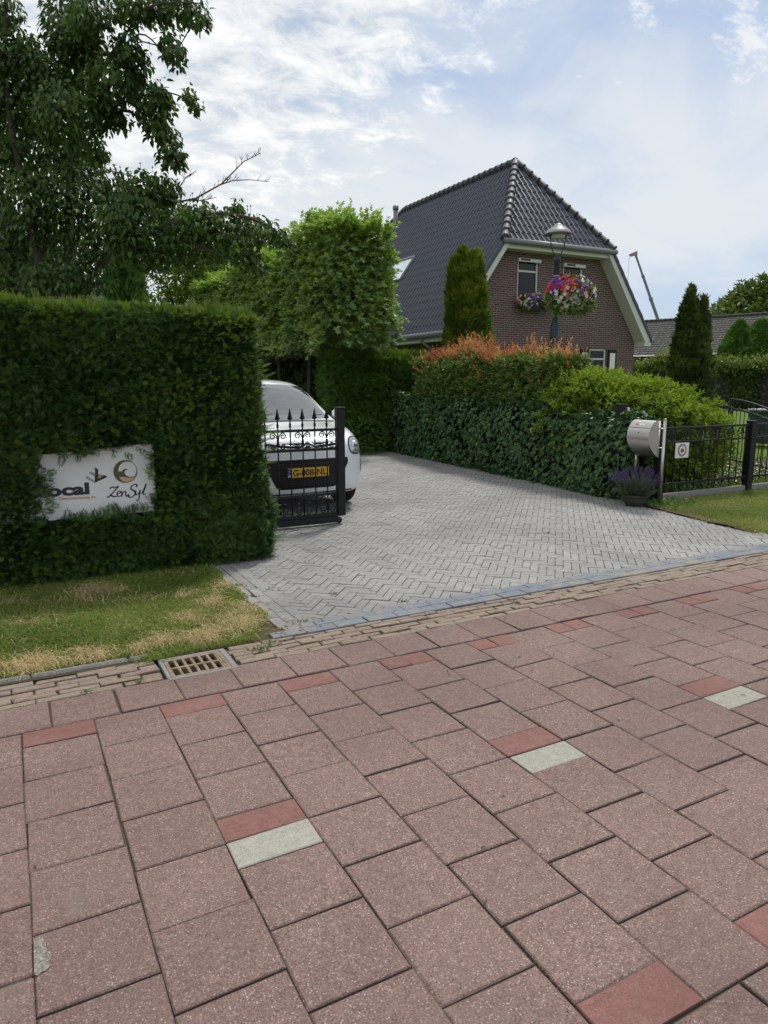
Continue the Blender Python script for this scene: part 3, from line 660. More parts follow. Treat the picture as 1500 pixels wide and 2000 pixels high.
SX0, SX1, SZ0, SZ1 = -.12, 1.06, .49, 1.05     # sign board behind its window in the hedge
def front_hedge():
    g = GM()
    core(g, -4, 1.90, 6.16, 7.35, 0, 2.06)
    def hole(P):
        e = .035 * bump(P * [1, 0, 1], 14) + .02 * bump(P * [1, 0, 1], 40)
        x, z = P[:, 0], P[:, 2]
        top = .985 + (x - .35) * .075; 
        return (P[:, 1] < 6.3) & (x > .215 + e * .7 - .03 * (z - .75)) & (x < 1.035 + e * .5) & (z > .485 + e * .4) & (z < top + .035 + e * .6)
    # sparse part beyond the picture's left edge, dense part in view
    hedge_faces(g, -4, -.55, 6.04, 7.4, .0, 2.10, 750, SPRIG, .075, None, 'fbt', .04, None, 2)
    hedge_faces(g, -.55, 1.96, 6.04, 7.4, .02, 2.10, 6400, SPRIG, .047, None, 'fRt', .040, hole, 2, .04, .5, .7)
    hedge_faces(g, -.55, 1.96, 6.04, 7.4, .02, 2.10, 1500, SPRIG, .06, None, 'b', .04, None, 2)
    # deeper layer so gaps read as twigs in shade, and a skirt at the foot on the drive side
    hedge_faces(g, -.55, 1.93, 6.13, 7.4, .02, 2.08, 1800, SPRIG, .07, None, 'fR', .03, hole, None, .05)
    n = 900; P = np.stack([1.95 + rnd(n, -.1, .08), rnd(n, 5.97, 6.6), rnd(n, 0, .3)], 1); scatter(g, SPRIG, P, RNG.normal(0, .5, (n, 3)) + [1, -.3, .1], RNG.normal(0, .4, (n, 3)) + [0, 0, 1], rnd(n, .04, .08), 1)
    # unclipped shoots on top and at the end
    n = 1500; P = np.stack([rnd(n, -.6, 1.95), rnd(n, 6.0, 7.2), 2.10 + .03 * rnd(n)], 1); hgt = rnd(n, .05, .12) * (1 + .6 * bump(P, 6))
    scatter(g, SPRIG, P, RNG.normal(0, .3, (n, 3)) + [0, 0, 1], RNG.normal(0, 1, (n, 3)), np.abs(hgt), 2)
    n = 80; P = np.stack([1.98 + rnd(n, -.02, .05), rnd(n, 6.0, 6.9), rnd(n, .1, 2.0)], 1); scatter(g, SPRIG, P, RNG.normal(0, .22, (n, 3)) + [1, -.2, .25], np.tile([0, -.3, 1.0], (n, 1)), rnd(n, .09, .17), 2, None, .55)
    # sprigs that hang over the edges of the sign
    E_ = []
    for _ in range(16): E_.append((random.uniform(.18, .25), 5.99, random.uniform(.52, .98), 1, .0, random.uniform(-.2, .5)))
    for _ in range(26): E_.append((random.uniform(.25, 1.0), 5.99, random.uniform(.46, .50), random.uniform(-.3, .3), 0, 1))
    for _ in range(12): E_.append((random.uniform(.66, .98), 6.01, random.uniform(.49, .53), random.uniform(-.35, .35), 0, 1.2))
    for _ in range(9): E_.append((random.uniform(.3, 1.0), 5.98, random.uniform(1.0, 1.07), random.uniform(-.4, .4), -.2, -.6))
    for _ in range(5): E_.append((random.uniform(1.03, 1.06), 5.99, random.uniform(.55, 1.0), -1, -.1, random.uniform(-.2, .5)))
    A = np.array(E_); scatter(g, SPRIG, A[:, :3], A[:, 3:] + RNG.normal(0, .15, (len(A), 3)), np.tile([0, -1.0, .2], (len(A), 1)), rnd(len(A), .045, .10), 1)
    o = g.build('clipped_hedge', [M['core'], M['yew'], M['yew_tip']])
    tag(o, 'tall clipped yew hedge at front left with a white sign set into it', 'hedge')
front_hedge()

# ------------------------------------------------------------------ sign with two logos
def text_chunk(g, body, size, mtx, mat=0, bold=0.0, ext=.0006, width=None, shear=0.0):
    cu = bpy.data.curves.new('t', 'FONT'); cu.body = body; cu.size = size; cu.extrude = ext; cu.offset = bold; cu.shear = shear; cu.resolution_u = 4
    ob = bpy.data.objects.new('t', cu); COL.objects.link(ob); bpy.context.view_layer.update()
    me = bpy.data.meshes.new_from_object(ob.evaluated_get(bpy.context.evaluated_depsgraph_get()))
    V = np.array([v.co[:] for v in me.vertices]); F = [list(p.vertices) for p in me.polygons]
    bpy.data.objects.remove(ob); bpy.data.curves.remove(cu); bpy.data.meshes.remove(me)
    x0, x1 = V[:, 0].min(), V[:, 0].max(); V[:, 0] -= x0
    if width: V[:, 0] *= width / (x1 - x0)
    Mx = np.array(mtx); V = V @ Mx[:3, :3].T + Mx[:3, 3]
    g.add(V, F, mat); return g
FRONT = Matrix.Rotation(PI / 2, 4, 'X')         # text that faces the street
def sign():
    Y = 6.075
    t = thing('sign_board', 'white company sign with two logos set into the clipped yew hedge', 'sign', (.5, Y, .5))
    mt = plain('sign_white', (.70, .71, .71), .35, var=.02); navy = plain('sign_navy', (.022, .020, .032), .5); org = plain('sign_orange', (.52, .22, .035), .5)
    gr = plain('sign_grey', (.30, .30, .31), .5); ol = plain('sign_olive', (.085, .082, .035), .5); tan = plain('sign_tan', (.48, .38, .22), .5); ink = plain('sign_ink', (.012, .013, .016), .5)
    g = GM(); P = [(SX0, SZ0), (SX1, SZ0 + .01), (SX1, SZ1 + .02), (SX0, SZ1 - .06)]
    g.prism([(x, Y, z) for x, z in P], (0, .012, 0)); g.build('panel', mt, t)
    f = Y - .0022
    def poly(g, pts, mat=0, dy=0.0): g.prism([(x, f - dy, z) for x, z in pts], (0, .0018 + dy, 0), mat)
    g = GM(); text_chunk(g, 'ocal', .125, Matrix.Translation((.232, f, .686)) @ FRONT, 0, .0055, .0008, .312); g.build('lettering', navy, t)
    g = GM(); text_chunk(g, 'Dienstverlening bv', .0335, Matrix.Translation((.320, f, .651)) @ Matrix.Rotation(R(1.2), 4, 'Y') @ FRONT, 0, .0003, .0006, .268); g.build('lettering', org, t)
    g = GM()
    poly(g, [(.600, .893), (.621, .877), (.616, .800), (.668, .827), (.688, .811), (.588, .769)][0:1] + [(.588, .769), (.616, .800), (.621, .877)], 0)
    poly(g, [(.588, .769), (.688, .811), (.668, .827), (.616, .800)], 0)
    poly(g, [(.618, .838), (.666, .827), (.616, .803)], 1)
    poly(g, [(.520, .814), (.536, .828), (.588, .786), (.587, .770)], 2); poly(g, [(.552, .852), (.566, .864), (.593, .843), (.591, .821)], 2); poly(g, [(.586, .885), (.597, .893), (.599, .879), (.596, .876)], 2)
    g.build('emblem', [navy, org, gr], t)
    # round wave emblem
    cx, cz, r = .828, .846, .0935; g = GM()
    def disc(cx_, cz_, rx, rz, mat, dy, n=40, a0=0, a1=360): poly(g, [(cx_ + rx * math.cos(R(a0 + (a1 - a0) * i / n)), cz_ + rz * math.sin(R(a0 + (a1 - a0) * i / n))) for i in range(n if a1 - a0 == 360 else n + 1)], mat, dy)
    disc(cx, cz, r, r, 0, 0); disc(cx + .016, cz + .010, .0700, .0705, 1, .0006)
    crest = [(-.062, -.01), (-.054, .004), (-.040, .004), (-.026, .004), (-.018, .017), (-.006, .023), (.010, .022), (.020, .013), (.008, .012), (-.004, .006), (-.008, -.006), (-.006, -.018), (.004, -.032), (.02, -.043), (.045, -.046), (.06, -.04), (.055, -.06), (.02, -.075), (-.03, -.07), (-.055, -.045)]
    poly(g, [(cx + x, cz + z) for x, z in crest], 0, .0012)
    tanp = [(-.050, -.042), (-.046, -.056), (-.030, -.075), (0, -.087), (.03, -.083), (.055, -.068), (.075, -.043), (.084, -.02), (.066, -.046), (.045, -.053), (.02, -.052), (-.01, -.045), (-.035, -.041)]
    poly(g, [(cx + x, cz + z) for x, z in tanp], 2, .0018)
    g.build('emblem', [ol, mt, tan], t)
    # brush script
    g = GM()
    def stroke(pts, w=.0055):
        p = np.array(pts); q = [p[0]]
        for i in range(len(p) - 1):
            a, b, c, d = p[max(i - 1, 0)], p[i], p[i + 1], p[min(i + 2, len(p) - 1)]
            for k in range(1, 7):
                u = k / 6; q.append(.5 * ((2 * b) + (-a + c) * u + (2 * a - 5 * b + 4 * c - d) * u * u + (-a + 3 * b - 3 * c + d) * u ** 3))
        q = np.array(q); d = np.gradient(q, axis=0); d /= np.linalg.norm(d, axis=1)[:, None] + 1e-9; nrm = np.stack([-d[:, 1], d[:, 0]], 1)
        ww = w * (.65 + .5 * np.abs(d @ np.array([.35, -.93])))[:, None]; ww[0] *= .5; ww[-1] *= .4
        L, Rr = q + nrm * ww, q - nrm * ww; n = len(q); V = []
        for s in (L, Rr): V += [(x, f - .0004, z) for x, z in s]
        g.add(V, np.array([[i, i + 1, n + i + 1, n + i] for i in range(n - 1)]))
    stroke([(.698, .712), (.712, .726), (.738, .722), (.764, .728), (.730, .690), (.690, .652), (.672, .643)]); stroke([(.672, .645), (.700, .657), (.722, .649), (.745, .645)])
    stroke([(.750, .664), (.770, .672), (.778, .684), (.768, .691), (.754, .678), (.752, .655), (.764, .645), (.788, .655)], .004)
    stroke([(.786, .688), (.788, .664), (.784, .641)], .0045); stroke([(.786, .655), (.804, .680), (.818, .683), (.818, .660), (.822, .642), (.842, .660)], .0045)
    stroke([(.904, .712), (.910, .727), (.895, .737), (.868, .722), (.862, .700), (.886, .683), (.893, .662), (.878, .640), (.852, .631), (.838, .640), (.846, .652)])
    stroke([(.898, .684), (.895, .660), (.905, .648), (.922, .662), (.934, .688)], .0045); stroke([(.934, .688), (.926, .650), (.918, .615), (.905, .596), (.896, .603)], .0045)
    stroke([(.940, .655), (.960, .684), (.984, .735), (.972, .700), (.955, .660), (.962, .647), (.978, .655)], .0045)
    g.build('lettering', ink, t)
    rehome(t)
sign()

# ------------------------------------------------------------------ wrought iron sliding gate
def cscroll(g, x, z0, z1, s, y, w=.052, r=.006, big_low=False):
    """a C with volutes at both ends, its back against the bar at x, opening towards side s"""
    h = z1 - z0; pts = []
    def vol(cx, cz, r0, a0, a1, n=16): return [(cx + s * r0 * (1 - .72 * i / n) * math.cos(R(a0 + (a1 - a0) * i / n)), cz + r0 * (1 - .72 * i / n) * math.sin(R(a0 + (a1 - a0) * i / n))) for i in range(n + 1)]
    rt = min(.036, h * .21); rb = rt * (1.0 if big_low else .8)
    top = vol(x + s * (w - .006), z1 - rt, rt, 110, -330); bot = vol(x + s * (w - .006), z0 + rb, rb, -110, 330)
    mid = [(x + s * (.008 + .5 * (w - .02) * abs(u) ** 3), z0 + h * (.5 + u * .42)) for u in np.linspace(.88, -.88, 9)]
    path = top[::-1] + mid + bot
    g.tube([(a, y, b) for a, b in path], r, 5, cap=True)
def gate():
    Y = 7.15; t = thing('driveway_gate', 'black wrought iron driveway gate with spear tips beside the front hedge', 'gate', (2.5, Y, 0))
    X0, X1 = .15, 3.236
    g = GM()
    for z0, z1, d in ((1.038, 1.066, .03), (.827, .857, .03), (.328, .360, .03), (.092, .137, .045)): g.box(((X0 + X1 - .045) / 2, Y, (z0 + z1) / 2), (X1 - .045 - X0, d, z1 - z0), bev=.002)
    g.build('rail', M['black'], t)
    g = GM(); g.box(((X0 + X1) / 2 - .02, Y, .055), (X1 - X0 - .05, .075, .068), bev=.006); g.build('bottom_beam', M['black'], t)
    g = GM(); g.box((X1, Y, .685), (.09, .08, 1.19), bev=.006); g.box((X1, Y, 1.286), (.1, .09, .014), bev=.003); g.build('end_post', M['black'], t)
    bx = [2.94 - .14 * k for k in range(-1, 19)]
    bar = GM(); spear = GM()
    for k, x in enumerate(bx):
        if x < X0 + .05: continue
        b = GM(); b.tube([(x, Y, .137), (x, Y, 1.19)], .0085, 8); 
        b.lathe((x, Y, 1.09), [(.009, 0), (.017, .008), (.010, .016), (.016, .026), (.010, .036), (.009, .05)], 10)
        o = b.build('bar', M['black'], t)
        p = GM(); p.lathe((x, Y, 1.168), [(.009, 0), (.026, .008), (.030, .016), (.022, .036), (.012, .075), (.006, .108), (.0008, .122)], 4, smooth=False); sp_ = p.build('spear_tip', M['black'], o)
    for k, x in enumerate(bx):
        if x < X0 + .2: continue
        if k % 2 == 0:
            for s in (-1, 1):
                g = GM(); cscroll(g, x, .862, 1.034, s, Y, .062, .0065); g.build('scroll', M['black'], t)
                g = GM(); cscroll(g, x, .142, .322, s, Y, .064, .0065, True); g.build('scroll', M['black'], t)
    g = GM(); g.lathe((3.225, Y + .03, .034), [(.0, -.02), (.03, -.02), (.034, -.014), (.034, .014), (.03, .02), (0, .02)], 18, axis=(0, 1, 0)); g.build('roller', M['black_matt'], t)
    g = GM(); g.box((2.50, Y + .06, .155), (.10, .05, .05), bev=.004); g.box((2.63, Y + .07, .145), (.13, .06, .02), bev=.004); g.box((2.5, Y + .06, .196), (.11, .05, .02), bev=.004); g.build('lock_bracket', M['black'], t)
    rehome(t)
gate()

# ------------------------------------------------------------------ white hatchback behind the gate
def car():
    S = 1.085; CX, CY = 3.11, 7.80
    t = thing('parked_car', 'white hatchback parked on the driveway behind the black iron gate', 'car', (CX, CY + 1.7, 0))
    MX = Matrix.Translation((CX, CY, 0)) @ Matrix.Scale(S, 4)
    wp, nt, b = nm('white_car_paint'); b.inputs['Base Color'].default_value = (.75, .76, .76, 1); b.inputs['Roughness'].default_value = .28; b.inputs['Coat Weight'].default_value = 1.0; b.inputs['Coat Roughness'].default_value = .04
    gl, nt, b = nm('car_glass'); b.inputs['Base Color'].default_value = (.05, .058, .058, 1); b.inputs['Roughness'].default_value = .03; b.inputs['Specular IOR Level'].default_value = .9; b.inputs['Coat Weight'].default_value = 1.0; b.inputs['Coat Roughness'].default_value = .02
    ch = plain('chrome', (.62, .62, .62), .32, 1.0, var=.02); bk = M['black_matt']; gb, nt, b = nm('gloss_black'); b.inputs['Base Color'].default_value = (.006, .006, .007, 1); b.inputs['Roughness'].default_value = .35; b.inputs['Specular IOR Level'].default_value = .3
    T = [(0.00, .33, .47, .47, .45, .67, .35, .725, .2, .745, .75), (.03, .235, .57, .47, .56, .705, .44, .775, .25, .80, .805), (.09, .20, .675, .48, .655, .73, .52, .82, .30, .842, .847), (.20, .185, .755, .50, .72, .775, .60, .868, .34, .89, .895),
         (.40, .18, .80, .53, .765, .82, .66, .918, .38, .938, .942), (.65, .18, .807, .56, .78, .865, .69, .952, .40, .972, .977), (.84, .18, .807, .56, .785, .90, .71, .972, .42, 1.005, 1.012), (1.05, .18, .807, .57, .79, .92, .70, 1.07, .42, 1.115, 1.127),
         (1.30, .18, .807, .57, .79, .93, .668, 1.215, .42, 1.275, 1.288), (1.55, .18, .807, .57, .79, .935, .64, 1.345, .42, 1.412, 1.425), (1.78, .18, .807, .57, .79, .94, .62, 1.41, .42, 1.465, 1.478), (2.1, .18, .807, .57, .79, .945, .61, 1.43, .42, 1.482, 1.493),
         (2.6, .18, .807, .57, .79, .95, .60, 1.42, .42, 1.472, 1.483), (3.0, .19, .80, .57, .78, .965, .58, 1.365, .40, 1.42, 1.43), (3.25, .21, .785, .57, .765, .975, .54, 1.21, .38, 1.265, 1.275), (3.40, .26, .74, .57, .72, .96, .49, 1.02, .35, 1.055, 1.06), (3.466, .34, .62, .57, .60, .9, .45, .93, .3, .95, .955)]
    V = []; F = []
    for (y, zb, w, zm, ws, zs, w5, z5, w6, z6, z7) in T:
        h = [(0, zb), (w * .5, zb), (w * .9, zb + .01), (w * .985, zb + .10), (w, zm), (ws + (w - ws) * .35, (zm + zs) / 2 + .03), (ws, zs), (w5 + (ws - w5) * .45, zs + (z5 - zs) * .52 + .012), (w5, z5), (w6, z6), (0, z7)]
        full = [(-x, z) for x, z in h[::-1]] + h[1:-1] if False else h + [(-x, z) for x, z in h[-2:0:-1]]
        V += [(x, y, z) for x, z in full]
    n = 20
    for i in range(len(T) - 1):
        for j in range(n): k = (j + 1) % n; F.append([i * n + j, i * n + k, (i + 1) * n + k, (i + 1) * n + j])
    for base, rev in ((0, False), ((len(T) - 1) * n, True)):
        # cap with quads across
        for j in range(0, 10):
            a, b2 = base + j, base + j + 1; c, d = base + (n - j - 1) % n, base + (n - j) % n
            f = [a, d, c, b2] if j else [a, c, b2]
            if j == 9: f = [a, d, b2]
            f = [v for i_, v in enumerate(f) if v not in f[:i_]]; F.append(f if not rev else f[::-1])
    me = bpy.data.meshes.new('b'); me.from_pydata(V, [], F); me.update(); bm = bmesh.new(); bm.from_mesh(me); bmesh.ops.recalc_face_normals(bm, faces=bm.faces); bm.to_mesh(me); bm.free()
    tmp = bpy.data.objects.new('b', me); COL.objects.link(tmp); sm = tmp.modifiers.new('s', 'SUBSURF'); sm.levels = sm.render_levels = 2
    cutters = []
    for wy in (.70, 3.04):
        for s in (-1, 1):
            cg = GM(); cg.lathe((s * .80, wy, .29), [(0, -.22), (.325, -.22), (.325, .25), (0, .25)], 40, axis=(1, 0, 0)); co_ = cg.build('c', wp); cutters.append(co_)
            mo = tmp.modifiers.new('d', 'BOOLEAN'); mo.operation = 'DIFFERENCE'; mo.object = co_; mo.solver = 'EXACT'
    bpy.context.view_layer.update(); dg = bpy.context.evaluated_depsgraph_get()
    body = bpy.data.meshes.new_from_object(tmp.evaluated_get(dg)); bvh = BVHTree.FromObject(tmp, dg)
    for c_ in cutters + [tmp]: bpy.data.objects.remove(c_)
    body.materials.clear(); body.materials.append(wp); body.transform(MX)
    for p in body.polygons: p.use_smooth = True; p.material_index = 0
    bo = bpy.data.objects.new('body', body); COL.objects.link(bo); bo.parent = t
    def patch(g, poly, mat=0, direc='front', off=.004, res=.03, inset=None):
        """panel that follows the body: convex outline in the plane facing the given side"""
        xs = [p[0] for p in poly]; zs = [p[1] for p in poly]; bm = bmesh.new()
        nx = max(2, int((max(xs) - min(xs)) / res)); nz = max(2, int((max(zs) - min(zs)) / res))
        vs_ = [[bm.verts.new((min(xs) + (max(xs) - min(xs)) * i / nx, min(zs) + (max(zs) - min(zs)) * j / nz, 0)) for j in range(nz + 1)] for i in range(nx + 1)]
        for i in range(nx):
            for j in range(nz): bm.faces.new((vs_[i][j], vs_[i + 1][j], vs_[i + 1][j + 1], vs_[i][j + 1]))
        area = sum(poly[i][0] * poly[(i + 1) % len(poly)][1] - poly[(i + 1) % len(poly)][0] * poly[i][1] for i in range(len(poly)))
        P = poly if area > 0 else poly[::-1]
        for i in range(len(P)):
            a, b3 = Vector((*P[i], 0)), Vector((*P[(i + 1) % len(P)], 0)); e = b3 - a
            if e.length < 1e-6: continue
            bmesh.ops.bisect_plane(bm, geom=bm.verts[:] + bm.edges[:] + bm.faces[:], plane_co=a, plane_no=(e.y, -e.x, 0), clear_outer=True)
        bm.verts.index_update(); V = []
        for v in bm.verts:
            if direc == 'front': o_, d_ = Vector((v.co.x, -2, v.co.y)), Vector((0, 1, 0))
            elif direc == 'back': o_, d_ = Vector((v.co.x, 6, v.co.y)), Vector((0, -1, 0))
            else: o_, d_ = Vector((direc * 3, v.co.x, v.co.y)), Vector((-direc, 0, 0))
            hit, no, _, _ = bvh.ray_cast(o_, d_)
            if hit is None:
                hit, no, _, _ = bvh.find_nearest(Vector((v.co.x, .2, v.co.y)) if direc == 'front' else Vector((direc * .8 if direc not in ('back',) else 0, v.co.x, v.co.y)))
            if no.dot(d_) > 0: no = -no
            V.append(tuple(MX @ (hit + no * off)))
        g.add(V, [[v.index for v in f.verts] for f in bm.faces], mat, smooth=True); bm.free(); return g
    def strip(g, pts, w, mat=0, off=.012, r=None):
        """raised trim along a line seen from the front"""
        L = []
        for (x, z) in pts:
            hit, no, _, _ = bvh.ray_cast(Vector((x, -2, z)), Vector((0, 1, 0)))
            if hit: L.append(MX @ (hit - Vector((0, off, 0))))
        if len(L) > 1: g.tube(L, w, 8, mat)
    ell = lambda cx, cz, rx, rz, n=20, k=2.4: [(cx + rx * math.copysign(abs(math.cos(2 * PI * i / n)) ** (2 / k), math.cos(2 * PI * i / n)), cz + rz * math.copysign(abs(math.sin(2 * PI * i / n)) ** (2 / k), math.sin(2 * PI * i / n))) for i in range(n)]
    g = patch(GM(), [(-.645, 1.012), (-.3, 1.002), (.3, 1.002), (.645, 1.012), (.565, 1.385), (.25, 1.412), (-.25, 1.412), (-.565, 1.385)], res=.05); g.build('windscreen', gl, t)
    g = GM(); strip(g, [(x, .992 - .02 * (abs(x) / .66) ** 2 + .0) for x in np.linspace(-.66, .66, 15)], .012, 0, .004); g.build('cowl', bk, t)
    for s in (-1, 1):
        g = GM(); strip(g, [(s * (.08 + k * .1), 1.012 + .008 * k) for k in range(6)], .006, 0, .012); g.build('wiper', bk, t)
        g = GM(); patch(g, ell(s * .615, .735, .112, .10), 0, res=.02, off=.003); hl = g.build('headlight', gb, t)
        g = GM(); patch(g, ell(s * .615, .735, .10, .088), 0, res=.02, off=.006); g.build('lens', plain('headlight_lens', (.42, .44, .46), .08, .55, .9, .25, 30), hl)
        hit, no, _, _ = bvh.ray_cast(Vector((s * .60, -2, .74)), Vector((0, 1, 0)))
        g = GM(); q = MX @ (hit + Vector((0, -.008, 0))); g.lathe(q, [(0, .012), (.03, .014), (.052, .004), (.060, -.01)], 24, axis=(s * .3, -1, .15)); g.lathe(q, [(.0, .03), (.018, .024), (.026, .012)], 20, 1, axis=(s * .3, -1, .15)); g.build('reflector', [ch, gl], hl)
        g = GM(); patch(g, [(s * .70, .43), (s * .735, .43), (s * .735, .58), (s * .705, .58)], 0, off=.005, res=.02); g.build('fog_slot', bk, t)
        # side glass, door mirror, door handle
        g = GM(); patch(g, [(1.02, .955), (1.85, .975), (1.85, 1.30), (1.62, 1.30), (1.30, 1.16)], 0, s, res=.06); g.build('side_window', gl, t)
        g = GM(); patch(g, [(1.92, .975), (2.95, 1.0), (2.80, 1.28), (1.92, 1.30)], 0, s, res=.06); g.build('side_window', gl, t)
        g = GM(); prof = [(0, -.062), (.055, -.055), (.085, -.02), (.085, .03), (.06, .062), (0, .07)]; g.lathe(MX @ Vector((s * .835, 1.06, 1.045)), [(a * .9, b_ * 1.15) for a, b_ in prof], 16, axis=(s, 0.0, 0)); g.box(MX @ Vector((s * .77, 1.06, 1.0)), (.08, .04, .03), 1); g.build('mirror', [wp, bk], t)
        g = GM(); g.box(MX @ Vector((s * .806, 1.95, .80)), (.02, .17, .03), 0, bev=.008); g.build('door_handle', wp, t)
        for wy in (.70, 3.04):
            q = MX @ Vector((s * .715, wy, .285)); g = GM(); g.lathe(q, [(.20, -.085), (.295, -.09), (.31, -.07), (.31, .07), (.295, .088), (.20, .085)], 36, axis=(s, 0, 0)); wo = g.build('wheel', plain('tyre_rubber', (.018, .018, .018), .85, spec=.2), t)
            g = GM(); g.lathe(q + Vector((s * .05, 0, 0)), [(0, .03), (.06, .035), (.08, .01), (.19, .015), (.205, .03), (.21, .0)], 30, axis=(s, 0, 0))
            for k in range(5): a = 2 * PI * k / 5; g.box(q + Vector((s * .075, math.cos(a) * .125, math.sin(a) * .125)), (.02, .16, .045), 0, rot=Matrix.Rotation(a, 3, 'X'))
            g.build('rim', M['steel'], wo)
    # lower intake, number plate, upper grille with chevrons, bumper crease
    g = GM(); patch(g, [(-.485, .615), (.485, .615), (.49, .56), (.36, .315), (.30, .295), (-.30, .295), (-.36, .315), (-.49, .56)], 0, res=.03, off=.004); go = g.build('lower_grille', gb, t)
    g = GM()
    for z in (.33, .355, .38, .405, .43, .54, .565): strip(g, [(x, z) for x in np.linspace(-.30 - (z - .3) * .4, .30 + (z - .3) * .4, 12)], .004, 0, .004)
    g.build('grille_slats', bk, go)
    g = GM(); q = MX @ Vector((0, -.018, .475)); yw = plain('plate_yellow', (.60, .36, .02), .4, var=.03); bl = plain('plate_blue', (.02, .07, .42), .4)
    g.box(q, (.52, .012, .112), 0, bev=.003); g.box(q + Vector((-.237, -.0045, 0)), (.044, .006, .106), 1); po = g.build('number_plate', [yw, bl], t)
    g = GM(); text_chunk(g, 'G-008-NL', .105, Matrix.Translation(q + Vector((-.196, -.0078, -.037))) @ FRONT, 0, .0022, .0006, .425); g.build('lettering', M['black_matt'], po)
    g = GM(); text_chunk(g, 'NL', .026, Matrix.Translation(q + Vector((-.254, -.0085, -.042))) @ FRONT, 0, .0008, .0004, .032)
    g.build('country_mark', M['white'], po); g = GM()
    for k in range(12): g.box(q + Vector((-.237 + .011 * math.cos(k * PI / 6), -.0085, .022 + .011 * math.sin(k * PI / 6))), (.0035, .001, .0035), 1)
    g.build('star_ring', [M['white'], yw], po)
    g = GM(); patch(g, [(-.46, .765), (-.25, .725), (.25, .725), (.46, .765), (.47, .79), (.25, .79), (-.25, .79), (-.47, .79)], 0, res=.03, off=.003); g.build('upper_grille', gb, t)
    g = GM()
    for dz in (0, .034):
        for s in (-1, 1):
            strip(g, [(s * x, z + dz) for x, z in ((.105, .728), (.2, .735), (.32, .745), (.45, .765))], .0075, 0, .008)
            strip(g, [(0, .768 + dz), (s * .05, .745 + dz), (s * .085, .727 + dz), (s * .115, .726 + dz)], .011, 0, .014)
    g.build('chevron_emblem', ch, t)
    g = GM(); strip(g, [(x, .232 + .02 * abs(x)) for x in np.linspace(-.55, .55, 16)], .012, 0, .0); g.build('bumper_lip', bk, t)
    g = GM(); patch(g, [(-.55, 1.02), (.55, 1.02), (.47, 1.33), (-.47, 1.33)], 0, 'back', res=.05); g.build('rear_window', gl, t)
    for s in (-1, 1): g = GM(); patch(g, [(s * .50, .72), (s * .66, .72), (s * .66, .92), (s * .52, .92)], 0, 'back', res=.04, off=.006); g.build('tail_light', plain('red_lens', (.4, .01, .01), .15), t)
    g = GM(); g.box(MX @ Vector((0, 1.85, .30)), (1.18, 3.2, .16)); g.build('underbody', bk, t)
    g = GM(); p0 = MX @ Vector((0, 1.72, 1.44)); g.tube([p0, p0 + Vector((0, .03, .05)), p0 + Vector((0, .12, .20))], [.01, .006, .003], 6); g.build('aerial', bk, t)
    rehome(t)
car()

# ------------------------------------------------------------------ brick house
def brick_mat():
    m, nt, b = nm('dark_house_brick'); uv = nt.nodes.new('ShaderNodeUVMap'); uv.uv_map = 'UVMap'
    br = nt.nodes.new('ShaderNodeTexBrick'); lk(nt, uv.outputs[0], br.inputs['Vector'])
    br.inputs['Scale'].default_value = 1.0; br.inputs['Brick Width'].default_value = .215; br.inputs['Row Height'].default_value = .0665; br.inputs['Mortar Size'].default_value = .0085
    br.inputs['Mortar Smooth'].default_value = .2; br.inputs['Bias'].default_value = -.1
    br.inputs['Color1'].default_value = (.062, .034, .034, 1); br.inputs['Color2'].default_value = (.135, .068, .064, 1); br.inputs['Mortar'].default_value = (.36, .32, .30, 1)
    n = noise(nt, .7, 5, .6, uv.outputs[0]); n2 = noise(nt, 14, 3, .6, uv.outputs[0])
    c = mix(nt, math_(nt, 'MULTIPLY', n.outputs['Fac'], .5), br.outputs['Color'], (.15, .1, .09), 'MIX'); c = mix(nt, .25, c, n2.outputs['Color'], 'OVERLAY')
    lk(nt, c, b.inputs['Base Color']); b.inputs['Roughness'].default_value = .85; b.inputs['Specular IOR Level'].default_value = .25
    inv = math_(nt, 'SUBTRACT', 1.0, br.outputs['Fac']); bumpn(nt, b, inv, .6, .008); return m
M['brick'] = brick_mat()
def tile_mat(name, c, rough=.34):
    m, nt, b = nm(name); co = objco(nt); n = noise(nt, 3.0, 5, .65, co); n2 = noise(nt, 60, 3, .6, co)
    f = math_(nt, 'ADD', math_(nt, 'MULTIPLY', n.outputs['Fac'], .7), math_(nt, 'MULTIPLY', n2.outputs['Fac'], .3))
    lk(nt, ramp(nt, f, [(.3, tuple(x * .75 for x in c)), (.7, tuple(x * 1.35 for x in c))]).outputs[0], b.inputs['Base Color'])
    lk(nt, ramp(nt, n.outputs['Fac'], [(.3, (rough * .8,) * 3), (.7, (rough * 1.3,) * 3)]).outputs[0], b.inputs['Roughness']); b.inputs['Specular IOR Level'].default_value = .55
    return m
M['tile'] = tile_mat('anthracite_roof_tile', (.043, .050, .070), .40)
M['cap'] = tile_mat('anthracite_ridge_tile', (.04, .044, .055), .62)
M['barn_tile'] = tile_mat('weathered_roof_tile', (.042, .044, .040), .8)
M['pane'] = None
def glass_mat():
    m, nt, b = nm('dark_window_glass'); b.inputs['Base Color'].default_value = (.010, .011, .013, 1); b.inputs['Roughness'].default_value = .12; b.inputs['Specular IOR Level'].default_value = .35; return m
M['pane'] = glass_mat()
m_, nt_, b_ = nm('skylight_glass'); b_.inputs['Base Color'].default_value = (.12, .14, .16, 1); b_.inputs['Roughness'].default_value = .03; b_.inputs['Metallic'].default_value = .85; b_.inputs['Base Color'].default_value = (.75, .8, .85, 1); M['skyglass'] = m_

